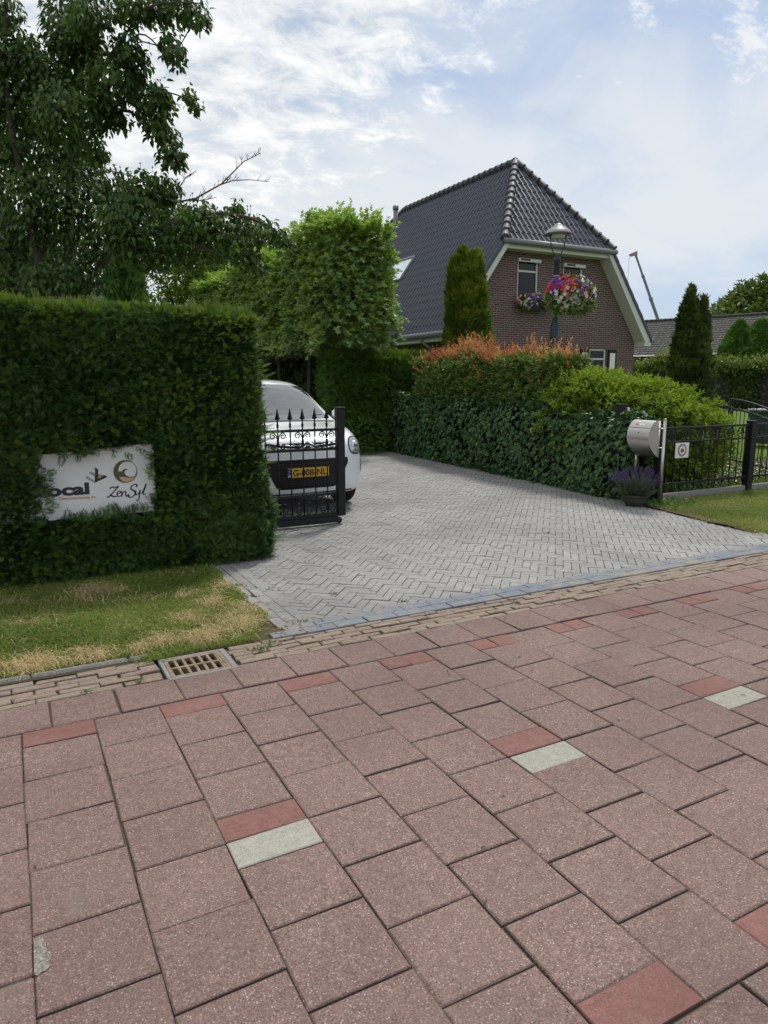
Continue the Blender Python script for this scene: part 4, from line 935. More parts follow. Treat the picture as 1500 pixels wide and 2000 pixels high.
def tiles(g, O, U, Vv, Nn, vlen, clip, tw=.205, th=.345, mat=0, seg=8, roll=.052, step=.018):
    """pantile field: O origin at the eave, U along it, Vv up the slope; clip(v) -> (u0, u1)"""
    O, U, Vv, Nn = (np.array(tuple(a), float) for a in (O, U, Vv, Nn)); rows = int(math.ceil(vlen / th))
    ua = min(clip(0)[0], clip(vlen)[0]); ub = max(clip(0)[1], clip(vlen)[1]); k0, k1 = math.floor(ua / tw), math.ceil(ub / tw)
    us = np.arange(k0 * seg, k1 * seg + 1) * tw / seg; ph = (us / tw) % 1
    prof = roll * np.exp(-((ph - .2) / .15) ** 2) + roll * np.exp(-((ph - 1.2) / .15) ** 2) + .008 * np.cos(2 * PI * (ph - .65)) ** 2
    V = []; m = len(us)
    for r in range(rows):
        for e, h in ((0, step), (1, 0.0)):
            v = min((r + e) * th, vlen); u0, u1 = clip(v); uu = np.clip(us, u0, u1); pr = np.where((us < u0) | (us > u1), 0.0, prof)
            V.append(O + uu[:, None] * U + v * Vv + (pr + h + RNG.normal(0, .0012))[:, None] * Nn)
    V = np.concatenate(V); F = []
    i = np.arange(m - 1)
    for r in range(2 * rows - 1): a = r * m + i; F.append(np.stack([a, a + 1, a + m + 1, a + m], 1))
    F = np.concatenate(F)
    A = V[F]; ar = np.linalg.norm(np.cross(A[:, 2] - A[:, 0], A[:, 3] - A[:, 1]), axis=1); F = F[ar > 1e-6]
    g.add(V, F, mat, .5, False)
def caps(g, p0, p1, r=.115, L=.33, mat=0, both=True):
    p0, p1 = Vector(p0), Vector(p1); n = max(1, round((p1 - p0).length / L)); d = (p1 - p0) / n
    for i in range(n):
        a = p0 + d * i; g.tube([a - d * .04, a + d * .12, a + d * .14, a + d * 1.0], [r * 1.18, r * 1.18, r * 1.06, r * .94], 12, mat)
def uv_wall(o):
    me = o.data; uv = me.uv_layers.new(name='UVMap'); t = me.attributes['tone'].data
    for p in me.polygons:
        tn = t[p.vertices[0]].value
        for li in p.loop_indices:
            c = me.vertices[me.loops[li].vertex_index].co; a, b = (c.x, c.z) if abs(p.normal.y) > .5 else (c.y, c.z)
            if tn > .55:
                an = tn * 10; a, b = a * math.cos(an) - b * math.sin(an), a * math.sin(an) + b * math.cos(an)
            uv.data[li].uv = (a, b)
def holed_wall(pts, holes, y):
    """wall polygon in the plane Y=y with window openings cut out"""
    bm = bmesh.new(); bm.faces.new([bm.verts.new((x, y, z)) for x, z in pts])
    for x0, x1, z0, z1 in holes:
        for co, no in (((x0, 0, 0), (1, 0, 0)), ((x1, 0, 0), (1, 0, 0)), ((0, 0, z0), (0, 0, 1)), ((0, 0, z1), (0, 0, 1))):
            bmesh.ops.bisect_plane(bm, geom=bm.verts[:] + bm.edges[:] + bm.faces[:], plane_co=co, plane_no=no)
    dead = [f for f in bm.faces if any(x0 < f.calc_center_median().x < x1 and z0 < f.calc_center_median().z < z1 for x0, x1, z0, z1 in holes)]
    bmesh.ops.delete(bm, geom=dead, context='FACES'); bm.verts.index_update()
    V = [v.co[:] for v in bm.verts]; F = [[v.index for v in f.verts] for f in bm.faces]; bm.free(); return V, F

XR, ZR, SL = 15.6, 8.66, 1.37                 # ridge line and roof pitch
YF, YW, YA, YB, YE = 17.7, 18.2, 20.12, 27.6, 30.0
roof_z = lambda x: ZR - SL * abs(x - XR)
def window(parent, x0, x1, z0, z1, y, transom=None, mull=None, box=False, jamb=.06, name='window'):
    f = GM(); d = .06; yc = y + .07; j = jamb
    f.box(((x0 + x1) / 2, yc, z1 - j / 2), (x1 - x0, d, j)); f.box(((x0 + x1) / 2, yc, z0 + j / 2), (x1 - x0, d, j))
    for x in (x0 + j / 2, x1 - j / 2): f.box((x, yc, (z0 + z1) / 2), (j, d, z1 - z0 - 2 * j))
    if transom: f.box(((x0 + x1) / 2, yc - .004, transom), (x1 - x0 - 2 * j, d, .055))
    if mull: f.box((mull, yc - .003, (z0 + (transom or z1)) / 2), (.05, d, (transom or z1) - z0 - .06))
    w = f.build(name, M['cream'], parent)
    g = GM(); g.box(((x0 + x1) / 2, yc + .015, (z0 + z1) / 2), (x1 - x0 - 2 * j, .012, z1 - z0 - 2 * j)); g.build('pane', M['pane'], w)
    g = GM(); g.box(((x0 + x1) / 2, y - .02, z0 - .035), (x1 - x0 + .08, .14, .07), bev=.008); g.build('sill', M['concrete_dark'], w)
    if box:
        g = GM(); g.box(((x0 + x1) / 2 + .01, y - .035, z1 - .045), (x1 - x0 + .06, .09, .105), bev=.006); g.box((x0 + .24, y - .084, z1 - .035), (.36, .008, .05), 1); g.build('screen_box', [M['cream'], M['black_matt']], w)
    return w
def house():
    t = thing('brick_house', 'dark brick house with steep anthracite tiled half hipped roof behind the shrubs', 'house', (XR, 24, 0))
    x0, x1 = 11.78, 19.45; zt = 5.60
    xa = XR - (ZR - .12 - zt) / SL; xb = XR + (ZR - .12 - zt) / SL
    up = [(14.31, 15.13, 3.95, 5.30), (16.14, 16.97, 3.95, 5.27)]; low = [(17.40, 18.17, 1.2, 2.65), (15.0, 15.9, 1.2, 2.68), (12.95, 13.72, 1.2, 2.68)]
    V, F = holed_wall([(x0, -.05), (x1, -.05), (x1, roof_z(x1) - .12), (xb, zt), (xa, zt), (x0, roof_z(x0) - .12)], up + low, YW)
    g = GM(); g.add(V, F)
    h0 = roof_z(x0) - .12; h1 = roof_z(x1) - .12
    g.add([(x0, YW, -.05), (x0, YE - .5, -.05), (x0, YE - .5, h0), (x0, YW, h0)], [[0, 1, 2, 3]]); g.add([(x1, YW, -.05), (x1, YE - .5, -.05), (x1, YE - .5, h1), (x1, YW, h1)], [[0, 1, 2, 3]])
    g.add([(x0, YE - .5, -.05), (x1, YE - .5, -.05), (x1, YE - .5, h1), (xb, YE - .5, zt), (xa, YE - .5, zt), (x0, YE - .5, h0)], [[0, 1, 2, 3, 4, 5]])
    for q in up + low:                                       # reveals and the flat arch of upright bricks above each opening
        for a, b in (((q[0], q[2]), (q[0], q[3])), ((q[1], q[2]), (q[1], q[3])), ((q[0], q[3]), (q[1], q[3])), ((q[0], q[2]), (q[1], q[2]))):
            g.add([(a[0], YW, a[1]), (b[0], YW, b[1]), (b[0], YW + .13, b[1]), (a[0], YW + .13, a[1])], [[0, 1, 2, 3]])
        top = min(q[3] + .30, zt - .02); zb_ = q[3] + .012
        g.add([(q[0] - .05, YW - .004, zb_), (q[1] + .05, YW - .004, zb_), (q[1] + .13, YW - .004, top), (q[0] - .13, YW - .004, top)], [[0, 1, 2, 3]], 0, PI / 20)
    # braided brick wedges up both rakes
    def wedge(xa_, za_, s, k):
        g.add([(xa_, YW - .003, za_), (xa_ + .0, YW - .003, za_ + .62), (xa_ - s * .46, YW - .003, za_ + .62 * .0 + .0)], [[0, 1, 2]], 0, .0785 * (1 if s > 0 else 3))
    for i in range(5):
        z = 2.95 + .55 * i
        for s in (1, -1):
            xe = XR + s * (ZR - .17 - (z + .0)) / SL; g.add([(xe, YW - .003, z), (xe - s * .55 / SL, YW - .003, z + .55), (xe - s * .72, YW - .003, z)], [[0, 1, 2] if s > 0 else [0, 2, 1]], 0, .0785 if s > 0 else .2356)
    w = g.build('wall', M['brick'], t); uv_wall(w)
    for q, tr in zip(up, (4.94, 4.80)): window(t, *q, YW, tr, None, True)
    for q in low: window(t, *q, YW, 2.32, (q[0] + q[1]) / 2 if q[0] < 17 else None)
    for xs0, xs1 in ((16.98, 17.34), (18.23, 18.59)):
        g = GM(); g.box(((xs0 + xs1) / 2, YW - .03, 1.93), (xs1 - xs0, .045, 1.42), bev=.006); sh = g.build('shutter', M['black'], t)
        for z in (1.57, 2.24): p = GM(); p.box(((xs0 + xs1) / 2, YW - .055, z), (.24, .012, .56), bev=.004); p.build('shutter_panel', M['white'], sh)
    # roof
    g = GM(); c = 1 / math.hypot(1, SL); s_ = SL * c; rl = lambda v: ZR - v
    ze = 2.98; xe = (ZR - ze) / SL; vl = xe / c; vh = (5.70 - ze) / s_; HS = (ZR - 5.70) / (YA - YF); kk = (YA - YF) / (vl - vh)
    cl = lambda v: (0.0 + max(0, v - vh) * kk, (YE - YF) - max(0, v - vh) * kk)
    tiles(g, (XR - xe, YF, ze), (0, 1, 0), (c, 0, s_), (-s_, 0, c), vl, cl)
    tiles(g, (XR + xe, YF, ze), (0, 1, 0), (-c, 0, s_), (s_, 0, c), vl, cl)
    hx = (ZR - 5.70) / SL; hc = 1 / math.hypot(1, HS); hs = HS * hc; hv = (YA - YF) / hc
    ch_ = lambda v: (hx * v / hv, 2 * hx - hx * v / hv)
    tiles(g, (XR - hx, YF, 5.70), (1, 0, 0), (0, hc, hs), (0, -hs, hc), hv, ch_)
    tiles(g, (XR - hx, YE, 5.70), (1, 0, 0), (0, -hc, hs), (0, hs, hc), hv, ch_)
    # verge tiles close the front edges of the slopes
    for s in (-1, 1):
        for yy in (YF, YE): 
            n = 8
            for i in range(n):
                za, zb2 = ze + (5.66 - ze) * i / n, ze + (5.66 - ze) * (i + 1) / n
                xa2, xb2 = XR + s * (ZR - za) / SL, XR + s * (ZR - zb2) / SL
                g.prism([(xa2, yy - .012, za + .07), (xb2, yy - .012, zb2 + .04), (xb2, yy - .012, zb2 - .10), (xa2, yy - .012, za - .10)], (0, .05, 0))
    rf = g.build('roof', M['tile'], t)
    g = GM(); caps(g, (XR, YA, ZR + .05), (XR, YB, ZR + .05), .12); g.build('ridge_caps', M['cap'], rf)
    for ya, ye in ((YA, YF), (YB, YE)):
        for s in (-1, 1): g = GM(); caps(g, (XR + s * (hx + .02), ye, 5.74), (XR, ya, ZR + .06), .115, .34); g.build('hip_caps', M['cap'], rf)
    # skylight and vent on the left slope
    def on(y, z, h=0): x = XR - (ZR - z) / SL; return Vector((x - s_ * h, y, z + c * h))
    g = GM(); q = [on(23.28, 5.18, .07), on(24.72, 5.18, .07), on(24.72, 6.02, .07), on(23.28, 6.02, .07)]
    for a, b in zip(q, q[1:] + q[:1]): g.tube([a, b], .045, 4, smooth=False)
    sk = g.build('skylight', M['grey_paint'], rf); g = GM(); g.add([tuple(p - Vector((0, 0, .0))) for p in q], [[0, 1, 2, 3]]); g.build('pane', M['skyglass'], sk)
    b_ = on(27.3, 7.9); g = GM(); g.tube([b_ - Vector((0, 0, .2)), b_ + Vector((0, 0, .66))], .10, 14); g.tube([b_ + Vector((0, 0, .70)), b_ + Vector((0, 0, .86))], .125, 14); g.tube([b_ + Vector((0, 0, .6)), b_ + Vector((0, 0, .75))], .07, 10); g.build('vent_pipe', M['grey_paint'], rf)
    # barge boards with their soffit, eaves boards, gutters, downpipe
    for s in (-1, 1):
        g = GM(); zb3, zt3 = 2.93, 5.62
        X = lambda z, o: XR + s * ((ZR - z) / SL - o)
        g.prism([(X(zb3, .05), YF + .03, zb3), (X(zt3, .05), YF + .03, zt3), (X(zt3, .05) - s * .21, YF + .03, zt3), (X(zb3, .05) - s * .26, YF + .03, zb3 - .06)], (0, YW - YF - .035, 0)); g.build('barge_board', M['cream'], t)
        g = GM(); g.box((XR + s * (xe - .14), (YF + YE) / 2, 2.84), (.30, YE - YF - .1, .16)); g.build('eaves_board', M['cream'], t)
        g = GM(); xg = XR + s * (xe + .05); prof = [(xg + .085 * math.cos(a), 2.99 + .085 * math.sin(a)) for a in np.linspace(PI, 2 * PI, 9)]
        g.tube([(xg, YF + .02, 2.955), (xg, YE, 2.955)], .085, 10); g.build('gutter', M['grey_paint'], t)
    g = GM(); g.box((XR, YF + .28, 5.545), (2 * hx - .1, YW - YF - .1, .13)); g.build('eaves_board', M['cream'], t)
    g = GM(); g.tube([(XR - hx - .06, YF - .03, 5.665), (XR + hx + .1, YF - .03, 5.665)], .08, 10); g.build('gutter', M['grey_paint'], t)
    g = GM(); g.tube([(XR - xe - .05, 19.1, 2.9), (XR - xe - .05, 19.1, 2.8), (11.70, 18.7, 2.45), (11.70, 18.7, 0)], .05, 10); g.build('downpipe', M['grey_paint'], t)
    wl = window(t, 0, 1.0, 1.2, 2.35, 0, 2.0); wl.rotation_euler = (0, 0, -PI / 2); wl.location = (11.72 , 20.6, 0)
    rehome(t)
    # flower boxes on the upper windows
    return t
house()

# ------------------------------------------------------------------ flowers
def flower_mass(name, label, cat, c, r, nleaf, nfl, extra=None, trail=.0, parts=('white', 'red', 'purple'), ratio=(.42, .3, .28)):
    t = thing(name, label, cat, c); g = GM()
    P = RNG.normal(0, 1, (nleaf, 3)); P = unit(P) * (rnd(nleaf, .25, 1) ** .5)[:, None] * np.array(r); P[:, 2] -= trail * rnd(nleaf) * (np.abs(P[:, 0]) / r[0])
    scatter(g, LEAF, P + np.array(c), unit(P) + RNG.normal(0, .6, P.shape), RNG.normal(0, .6, P.shape) + [0, 0, 1], rnd(nleaf, .06, .12), 0); g.build('foliage', M['lime'] if False else M['photinia'], t)
    cl = unit(RNG.normal(0, 1, (48, 3))); ci = np.repeat([0, 1, 2], [23, 15, 10])
    P = unit(RNG.normal(0, 1, (nfl, 3)) * [1, 1, .95] + [0, -.25, .12]); k = ci[np.argmax(P @ cl.T + RNG.normal(0, .10, (nfl, 48)), 1)]
    B = []
    for a in range(6): B.append((math.cos(a * PI / 3), math.sin(a * PI / 3)))
    FV = np.array([(0, 0, -.12)] + [(.5 * q * x, .5 * q * y, .08) for (x, y) in B for q in (1,)]); FF = np.array([[0, 1 + i, 1 + (i + 1) % 6] for i in range(6)])
    for i, col in enumerate(parts):
        Q = P[k == i] * np.array(r) * rnd((k == i).sum(), .86, 1.06)[:, None]; n = len(Q)
        if not n: continue
        D = np.cross(P[k == i], RNG.normal(0, 1, (n, 3))); g = GM(); scatter(g, (FV, FF), Q + np.array(c), D, P[k == i] + RNG.normal(0, .35, (n, 3)) + [0, -.4, .1], rnd(n, .055, .10)); o = g.build(col + '_blossoms', M['petal_' + col], t); o['kind'] = 'stuff'
    return t
t = flower_mass('flower_box', 'window box of white, red and purple flowers under the left upstairs window', 'flower box', (14.88, 17.98, 4.02), (.74, .22, .26), 700, 260, trail=.2)
g = GM(); g.box((14.75, 18.0, 3.92), (1.1, .18, .18), bev=.01); g.build('planter', M['bark'], t); rehome(t)

# ------------------------------------------------------------------ street lamp and its flower basket
LX, LY = 10.13, 11.62
def lamp():
    t = thing('street_lamp', 'dark blue street lamp post with flat hat shaped lantern in front of the brick house', 'street lamp', (LX, LY, 0))
    pm = plain('lamp_post_paint', (.022, .034, .046), .45, .3, var=.2)
    g = GM(); g.lathe((LX, LY, 0), [(.10, 0), (.10, .9), (.088, 1.0), (.086, 2.7), (.060, 2.78), (.056, 3.95), (.062, 3.96), (.062, 4.04), (.02, 4.05)], 16); g.build('post', pm, t)
    g = GM()
    for z, r in ((2.95, .064), (3.42, .062), (3.66, .062)): g.lathe((LX, LY, z), [(r, 0), (r, .02)], 16)
    g.build('strap', M['steel'], t)
    dx, dy = _c, -_s
    for s in (-1, 1):
        pts = [(0.01, 4.03), (.06, 4.08), (.125, 4.22), (.155, 4.40), (.155, 4.52)]; g = GM(); g.tube([(LX + s * a * dx, LY + s * a * dy, z) for a, z in pts], .012, 8); g.build('fork_arm', pm, t)
    hm = plain('lantern_hat', (.29, .285, .28), .45, .2, var=.08); g = GM()
    g.lathe((LX, LY, 4.47), [(.265, .0), (.272, .01), (.262, .03), (.215, .085), (.15, .125), (.142, .14), (.10, .15), (.088, .178), (.05, .205), (.0, .215)], 32); g.lathe((LX, LY, 4.465), [(0, 0), (.264, .004)], 32); g.build('lantern_hat', hm, t)
    g = GM(); g.lathe((LX, LY, 4.385), [(0, 0), (.10, .004), (.135, .03), (.145, .08)], 28); g.build('lamp_glass', plain('frosted_lamp_glass', (.55, .53, .47), .3, var=.03), t)
    g = GM(); q = lambda a, z: (LX + a * dx, LY + a * dy - .02, z)
    g.tube([q(.05, 3.70), q(.40, 3.67)], .012, 6); g.tube([q(.06, 3.38), q(.24, 3.66)], .010, 6); g.tube([q(.40, 3.67), q(.40, 3.52)], .008, 6); g.build('bracket', pm, t)
    rehome(t)
    b = flower_mass('flower_basket', 'big round basket of red, white and purple flowers hung on the lamp post', 'flower basket', (LX + .27 * dx, LY + .27 * dy - .05, 3.32), (.55, .40, .37), 1900, 470, trail=.30)
    g = GM(); g.lathe((LX + .27 * dx, LY + .27 * dy - .05, 3.0), [(.12, 0), (.26, .12), (.3, .3)], 18); g.build('bowl', M['black_matt'], b); rehome(b)
lamp()

# ------------------------------------------------------------------ shrubs and hedges along the drive
def shoots(g, P, D, L, nl, tpl, size, mat, curl=.3, wide=None, up=0.0, tone=None, spread=.9, start=.25):
    """leafy shoots: nl leaves set spirally up each one"""
    n = len(P); D = unit(D); A = unit(np.cross(D, RNG.normal(0, 1, (n, 3)))); B = np.cross(D, A)
    ph0 = rnd(n, 0, 6.3)
    for k in range(nl):
        f = start + (1 - start) * (k + .5) / nl; a = ph0 + k * 2.4; rad = A * np.cos(a)[:, None] + B * np.sin(a)[:, None]
        Q = P + D * (L * f)[:, None] + np.array([0, 0, -1.0]) * (curl * L * f * f)[:, None]
        dd = D * (.35 + .9 * f) + rad * spread * (1.1 - .6 * f) + np.array([0, 0, up]); s = size * (1.05 - .4 * f) * rnd(n, .8, 1.2)
        scatter(g, tpl, Q, dd, D - rad * .2 + np.array([0, 0, .7]), s, mat, tone, wide)
def box_surface(n, x0, x1, y0, y1, z0, z1, w=(1, 1, 1)):
    """points on the left, front, right, back and top of a box with their normals"""
    lx, ly, lz = x1 - x0, y1 - y0, z1 - z0; ar = np.array([lx * lz, lx * lz * .5, ly * lz * w[0], ly * lz * .6, lx * ly * w[2]]); k = RNG.choice(5, n, p=ar / ar.sum())
    u, v = rnd(n), rnd(n); P = np.zeros((n, 3)); Nn = np.zeros((n, 3))
    for i, (f, no) in enumerate(((lambda u, v: (x0 + lx * u, y0 + 0 * u, z0 + lz * v), (0, -1, 0)), (lambda u, v: (x0 + lx * u, y1 + 0 * u, z0 + lz * v), (0, 1, 0)), (lambda u, v: (x0 + 0 * u, y0 + ly * u, z0 + lz * v), (-1, 0, 0)), (lambda u, v: (x1 + 0 * u, y0 + ly * u, z0 + lz * v), (1, 0, 0)), (lambda u, v: (x0 + lx * u, y0 + ly * v, z1 + 0 * u), (0, 0, 1)))):
        s = k == i; P[s] = np.stack(f(u[s], v[s]), 1); Nn[s] = no
    return P, Nn
def shear(g, k=.085, y0=6.75):
    for V in g.V: V[:, 0] += k * np.maximum(0, V[:, 1] - y0)
def ivy_hedge():
    g = GM(); x0, x1, y0, y1 = 7.14, 7.62, 6.62, 14.3
    top = lambda y: 1.08 + .03 * (y - 6.6)
    core(g, x0 + .1, x1 - .05, y0 + .1, y1, 0, 1.02)
    n = 9000; P, Nn = box_surface(n, x0, x1, y0, y1, 0.0, 1.0, (1.5, 1, 1.0)); P[:, 2] *= top(P[:, 1]); 
    e = np.clip((P[:, 2] / top(P[:, 1]) - .8) / .2, 0, 1) ** 2 * .10; P[:, 0] += e * (Nn[:, 0] < -.5)          # rounded shoulder
    P += Nn * (.045 * bump(P, 4) + rnd(n, -.05, .05))[:, None]
    D = RNG.normal(0, .45, (n, 3)) + Nn * .35 + [0, 0, -.75] * (1 - Nn[:, 2:3]) + Nn[:, 2:3] * np.array([-.5, 0, .0]); U = Nn + RNG.normal(0, .35, (n, 3)) + [0, 0, .35]
    y = RNG.random(n) < .02 + .03 * (bump(P, 3) > .5)
    scatter(g, IVY, P[~y], D[~y], U[~y], rnd((~y).sum(), .05, .10), 1); scatter(g, IVY, P[y] + Nn[y] * .03, D[y], U[y], rnd(y.sum(), .035, .065), 2)
    n = 500; P = np.stack([x0 + rnd(n, -.08, .05), rnd(n, y0, y1), rnd(n, 0, .12)], 1); scatter(g, IVY, P, RNG.normal(0, .6, (n, 3)) + [-1, 0, 0], RNG.normal(0, .3, (n, 3)) + [0, 0, 1], rnd(n, .04, .08), 1)
    shear(g); tag(g.build('ivy_hedge', [M['core'], M['ivy'], M['ivy_young']]), 'low wall of dark glossy ivy along the right side of the driveway', 'hedge')
ivy_hedge()
def photinia():
    g = GM(); x0, x1, y0, y1 = 7.32, 8.05, 8.5, 13.6
    core(g, x0 + .25, x1 - .2, y0 + .3, y1 - .2, 0, 1.55)
    n = 3600; P, Nn = box_surface(n, x0 + .1, x1, y0 + .1, y1, 1.0, 1.85, (1.6, 1, 1.2)); P[:, 2] += .016 * (P[:, 1] - 8); P += Nn * (.10 * bump(P, 3.2) - .04)[:, None]
    shoots(g, P, Nn * .8 + RNG.normal(0, .45, (n, 3)) + [0, 0, .55], rnd(n, .10, .22), 8, t_leaf(.42, .05, .16), .11, 1, .1)
    b = g
    n = 1500; P, Nn = box_surface(n, x0 + .12, x1 - .05, y0 + .05, y1 - .1, 1.4, 1.86, (1.2, 1, 4.0)); P[:, 2] += .016 * (P[:, 1] - 8) + .05 * bump(P, 2.5)
    keep = ((P[:, 2] > 1.79) & (RNG.random(n) < .62 + .5 * bump(P, 2.7))) | (RNG.random(n) < .34); P, Nn = P[keep], Nn[keep]; n = len(P)
    L = rnd(n, .14, .42) * (1 + .5 * bump(P, 3.2)); shoots(g, P, Nn * .25 + RNG.normal(0, .36, (n, 3)) + [0, 0, 1.0], np.abs(L), 8, t_leaf(.36, .05, .16), .10, 2, .12, None, .2, None, 1.0, .2)
    shear(b); tag(b.build('photinia_hedge', [M['core'], M['photinia'], M['photinia_red']]), 'leafy hedge topped with orange red new shoots above the dark ivy', 'hedge')
photinia()
def lime_shrub():
    g = GM(); E_ = [((8.0, 8.2, 1.02), (.72, .8, .62)), ((8.62, 7.85, .80), (.95, .95, .74)), ((9.12, 7.65, .72), (.70, .85, .48)), ((8.6, 7.5, .45), (1.0, .75, .45))]
    for c, r in E_:
        g.lathe((0, 0, 0), [(.01, -.8), (.5, -.6), (.72, 0), (.5, .55), (.01, .72)], 14); g.V[-1] = g.V[-1] * np.array(r) + np.array(c)
        n = int(1500 * r[0] * r[1]) + 500; U = unit(RNG.normal(0, 1, (n, 3)) + [0, 0, .25]); P = np.array(c) + U * np.array(r) * (.80 + .16 * bump(U * 3 + np.array(c), 3.0))[:, None]
        ok = P[:, 2] > .05; P, U = P[ok], U[ok]; n = len(P)
        shoots(g, P, U * .7 + RNG.normal(0, .4, (n, 3)) + [0, 0, .65], rnd(n, .14, .34), 8, t_leaf(.40, .04, .3), .108, 1, .38, None, -.15)
    n = 130; P = np.stack([rnd(n, 7.5, 9.4), rnd(n, 7.2, 8.6), np.zeros(n)], 1); P[:, 2] = 1.62 - .34 * (P[:, 0] - 7.9).clip(0); 
    shoots(g, P - [0, 0, .15], RNG.normal(0, .25, (n, 3)) + [0, 0, 1], rnd(n, .2, .36), 11, t_leaf(.36, .04, .3), .08, 1, .1)
    q = GM(); o = g.build('leafy_shrub', [M['core'], M['lime']]); tag(o, 'bright yellow green leafy shrub behind the black garden fence', 'shrub')
    # bare twigs on its shaded side
    for k in range(14):
        p = Vector((7.55 + random.uniform(0, .1), 8.15 + random.uniform(-.25, .2), 1.0)); d = Vector((random.uniform(-.35, .2), random.uniform(-.6, .3), random.uniform(.3, 1))).normalized()
        q.tube([p, p + d * .15 + Vector((0, 0, .02)), p + d * random.uniform(.25, .4)], [.006, .004, .0015], 5)
    b = q.build('bare_twigs', M['straw'], o); b['kind'] = 'stuff'
lime_shrub()
def back_hedge():
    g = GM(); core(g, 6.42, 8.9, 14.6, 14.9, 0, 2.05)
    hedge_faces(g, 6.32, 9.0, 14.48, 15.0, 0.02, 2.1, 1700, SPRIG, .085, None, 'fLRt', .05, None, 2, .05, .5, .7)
    n = 900; P = np.stack([rnd(n, 6.35, 8.95), 14.45 + rnd(n, -.05, .04), rnd(n, .1, 2.1)], 1); scatter(g, SPRIG, P, RNG.normal(0, .5, (n, 3)) + [0, -.7, .4], np.tile([0, 0, 1.0], (n, 1)), rnd(n, .06, .1), 2)  # extra pale tips brighten the front, which lies in shade
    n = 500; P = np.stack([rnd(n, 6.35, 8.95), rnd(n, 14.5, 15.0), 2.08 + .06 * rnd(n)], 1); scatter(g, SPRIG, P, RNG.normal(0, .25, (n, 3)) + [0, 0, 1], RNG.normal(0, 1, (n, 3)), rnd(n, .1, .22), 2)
    tag(g.build('clipped_hedge', [M['core'], M['thuja'], M['yew_tip']]), 'square clipped hedge with lighter top at the far end of the driveway under the trees', 'hedge')  # lighter thuja green on the body offsets the shade of the trees
    g = GM(); n = 420; U = unit(RNG.normal(0, 1, (n, 3)) + [0, -.3, .2]); P = np.array([6.98, 14.25, .30]) + U * np.array([.55, .3, .42]); P[:, 2] = np.abs(P[:, 2])
    shoots(g, P, U + [0, 0, .3], rnd(n, .06, .14), 7, LEAF, .06, 0, .1); tag(g.build('low_shrub', M['thuja']), 'low green shrub at the foot of the far clipped hedge', 'shrub')
back_hedge()
def ivy_wall(name, x0, x1, y0, y1, z1, label, side):
    g = GM(); core(g, x0 + .06, x1 - .06, y0 + .06, y1 - .06, 0, z1 - .06); P, Nn = box_surface(5200, x0, x1, y0, y1, 0, z1); n = len(P)
    P += Nn * (.05 * bump(P, 4) + rnd(n, -.03, .05))[:, None]
    scatter(g, IVY, P, RNG.normal(0, .4, (n, 3)) + Nn * .3 + [0, 0, -.7], Nn + RNG.normal(0, .35, (n, 3)) + [0, 0, .3], rnd(n, .09, .16), 1); tag(g.build(name, [M['core'], M['ivy']]), label, 'hedge')
ivy_wall('ivy_screen', 7.75, 8.1, 15.7, 24, 2.55, 'dark ivy screen behind the tree trunks beside the driveway', 'L')
ivy_wall('ivy_screen', -6, 7.7, 23.6, 24, 2.4, 'dark ivy screen closing off the driveway behind the white car', 'f')

# ------------------------------------------------------------------ trees
def crown_tree():
    """pleached sweetgum: bare trunk, block shaped crown of drooping star leaves"""
    t = thing('pleached_tree', '', 'tree', (0, 0, 0))
    g = GM(); g.tube([(0, 0, -.05), (.02, .01, 1.2), (-.01, .02, 2.4), (0, 0, 4.6)], [.075, .062, .055, .02], 10)
    for k in range(16):
        z = 2.3 + .17 * k; a = k * 2.4; g.tube([(0, 0, z), (.35 * math.cos(a), .45 * math.sin(a), z + .12), (.6 * math.cos(a), .9 * math.sin(a), z + .35)], [.022, .014, .006], 6)
    g.build('trunk', M['bark'], t)
    g = GM(); x0, x1, y0, y1, z0, z1 = -.76, .62, -1.08, 1.15, 2.48, 4.95
    n = 2300; P, Nn = box_surface(n, x0, x1, y0, y1, z0, z1, (1.2, 1, 1.2)); 
    sh = .5 + .5 * np.clip(1.2 - np.abs((P[:, 2] - 3.6) / 2.0) ** 3, .0, 1); P[:, 0] *= .75 + .25 * sh; P[:, 1] *= .80 + .2 * sh
    P += Nn * (.15 * bump(P, 2.6) + rnd(n, -.16, .04))[:, None]
    D = Nn * .9 + RNG.normal(0, .4, (n, 3)) + [0, 0, .35]; L = rnd(n, .15, .38)
    tip = (RNG.random(n) < .20) | (P[:, 2] > 4.7) | ((Nn[:, 0] > .5) & (RNG.random(n) < .25))  # scattered and right-side tips paint lit highlights, top ones are young growth
    shoots(g, P[~tip], D[~tip], L[~tip], 6, STAR, .158, 0, .45, None, -.45, None, 1.0); shoots(g, P[tip], D[tip] + [0, 0, .5], L[tip] * 1.25, 8, STAR, .125, 1, .25, None, -.3, None, .9)
    m = 95; Q = np.stack([rnd(m, -.5, .5), rnd(m, -.95, .95), rnd(m, 4.8, 5.05)], 1); shoots(g, Q, RNG.normal(0, .2, (m, 3)) + [0, 0, 1], rnd(m, .18, .42) * (1 + .5 * np.abs(bump(Q, 3.1))), 9, STAR, .13, 1, .1, None, -.3)
    m = 2200; Q = np.stack([rnd(m, -.45, .45), rnd(m, -.8, .8), rnd(m, 2.5, 4.8)], 1); scatter(g, STAR, Q, RNG.normal(0, 1, (m, 3)) - [0, 0, .6], RNG.normal(0, .6, (m, 3)) + [0, 0, 1], rnd(m, .12, .2), 0)
    g.build('crown', [M['amber'], M['amber_tip']], t); return t
GRP = 'pleached trees beside the driveway'
proto = crown_tree(); proto['group'] = GRP
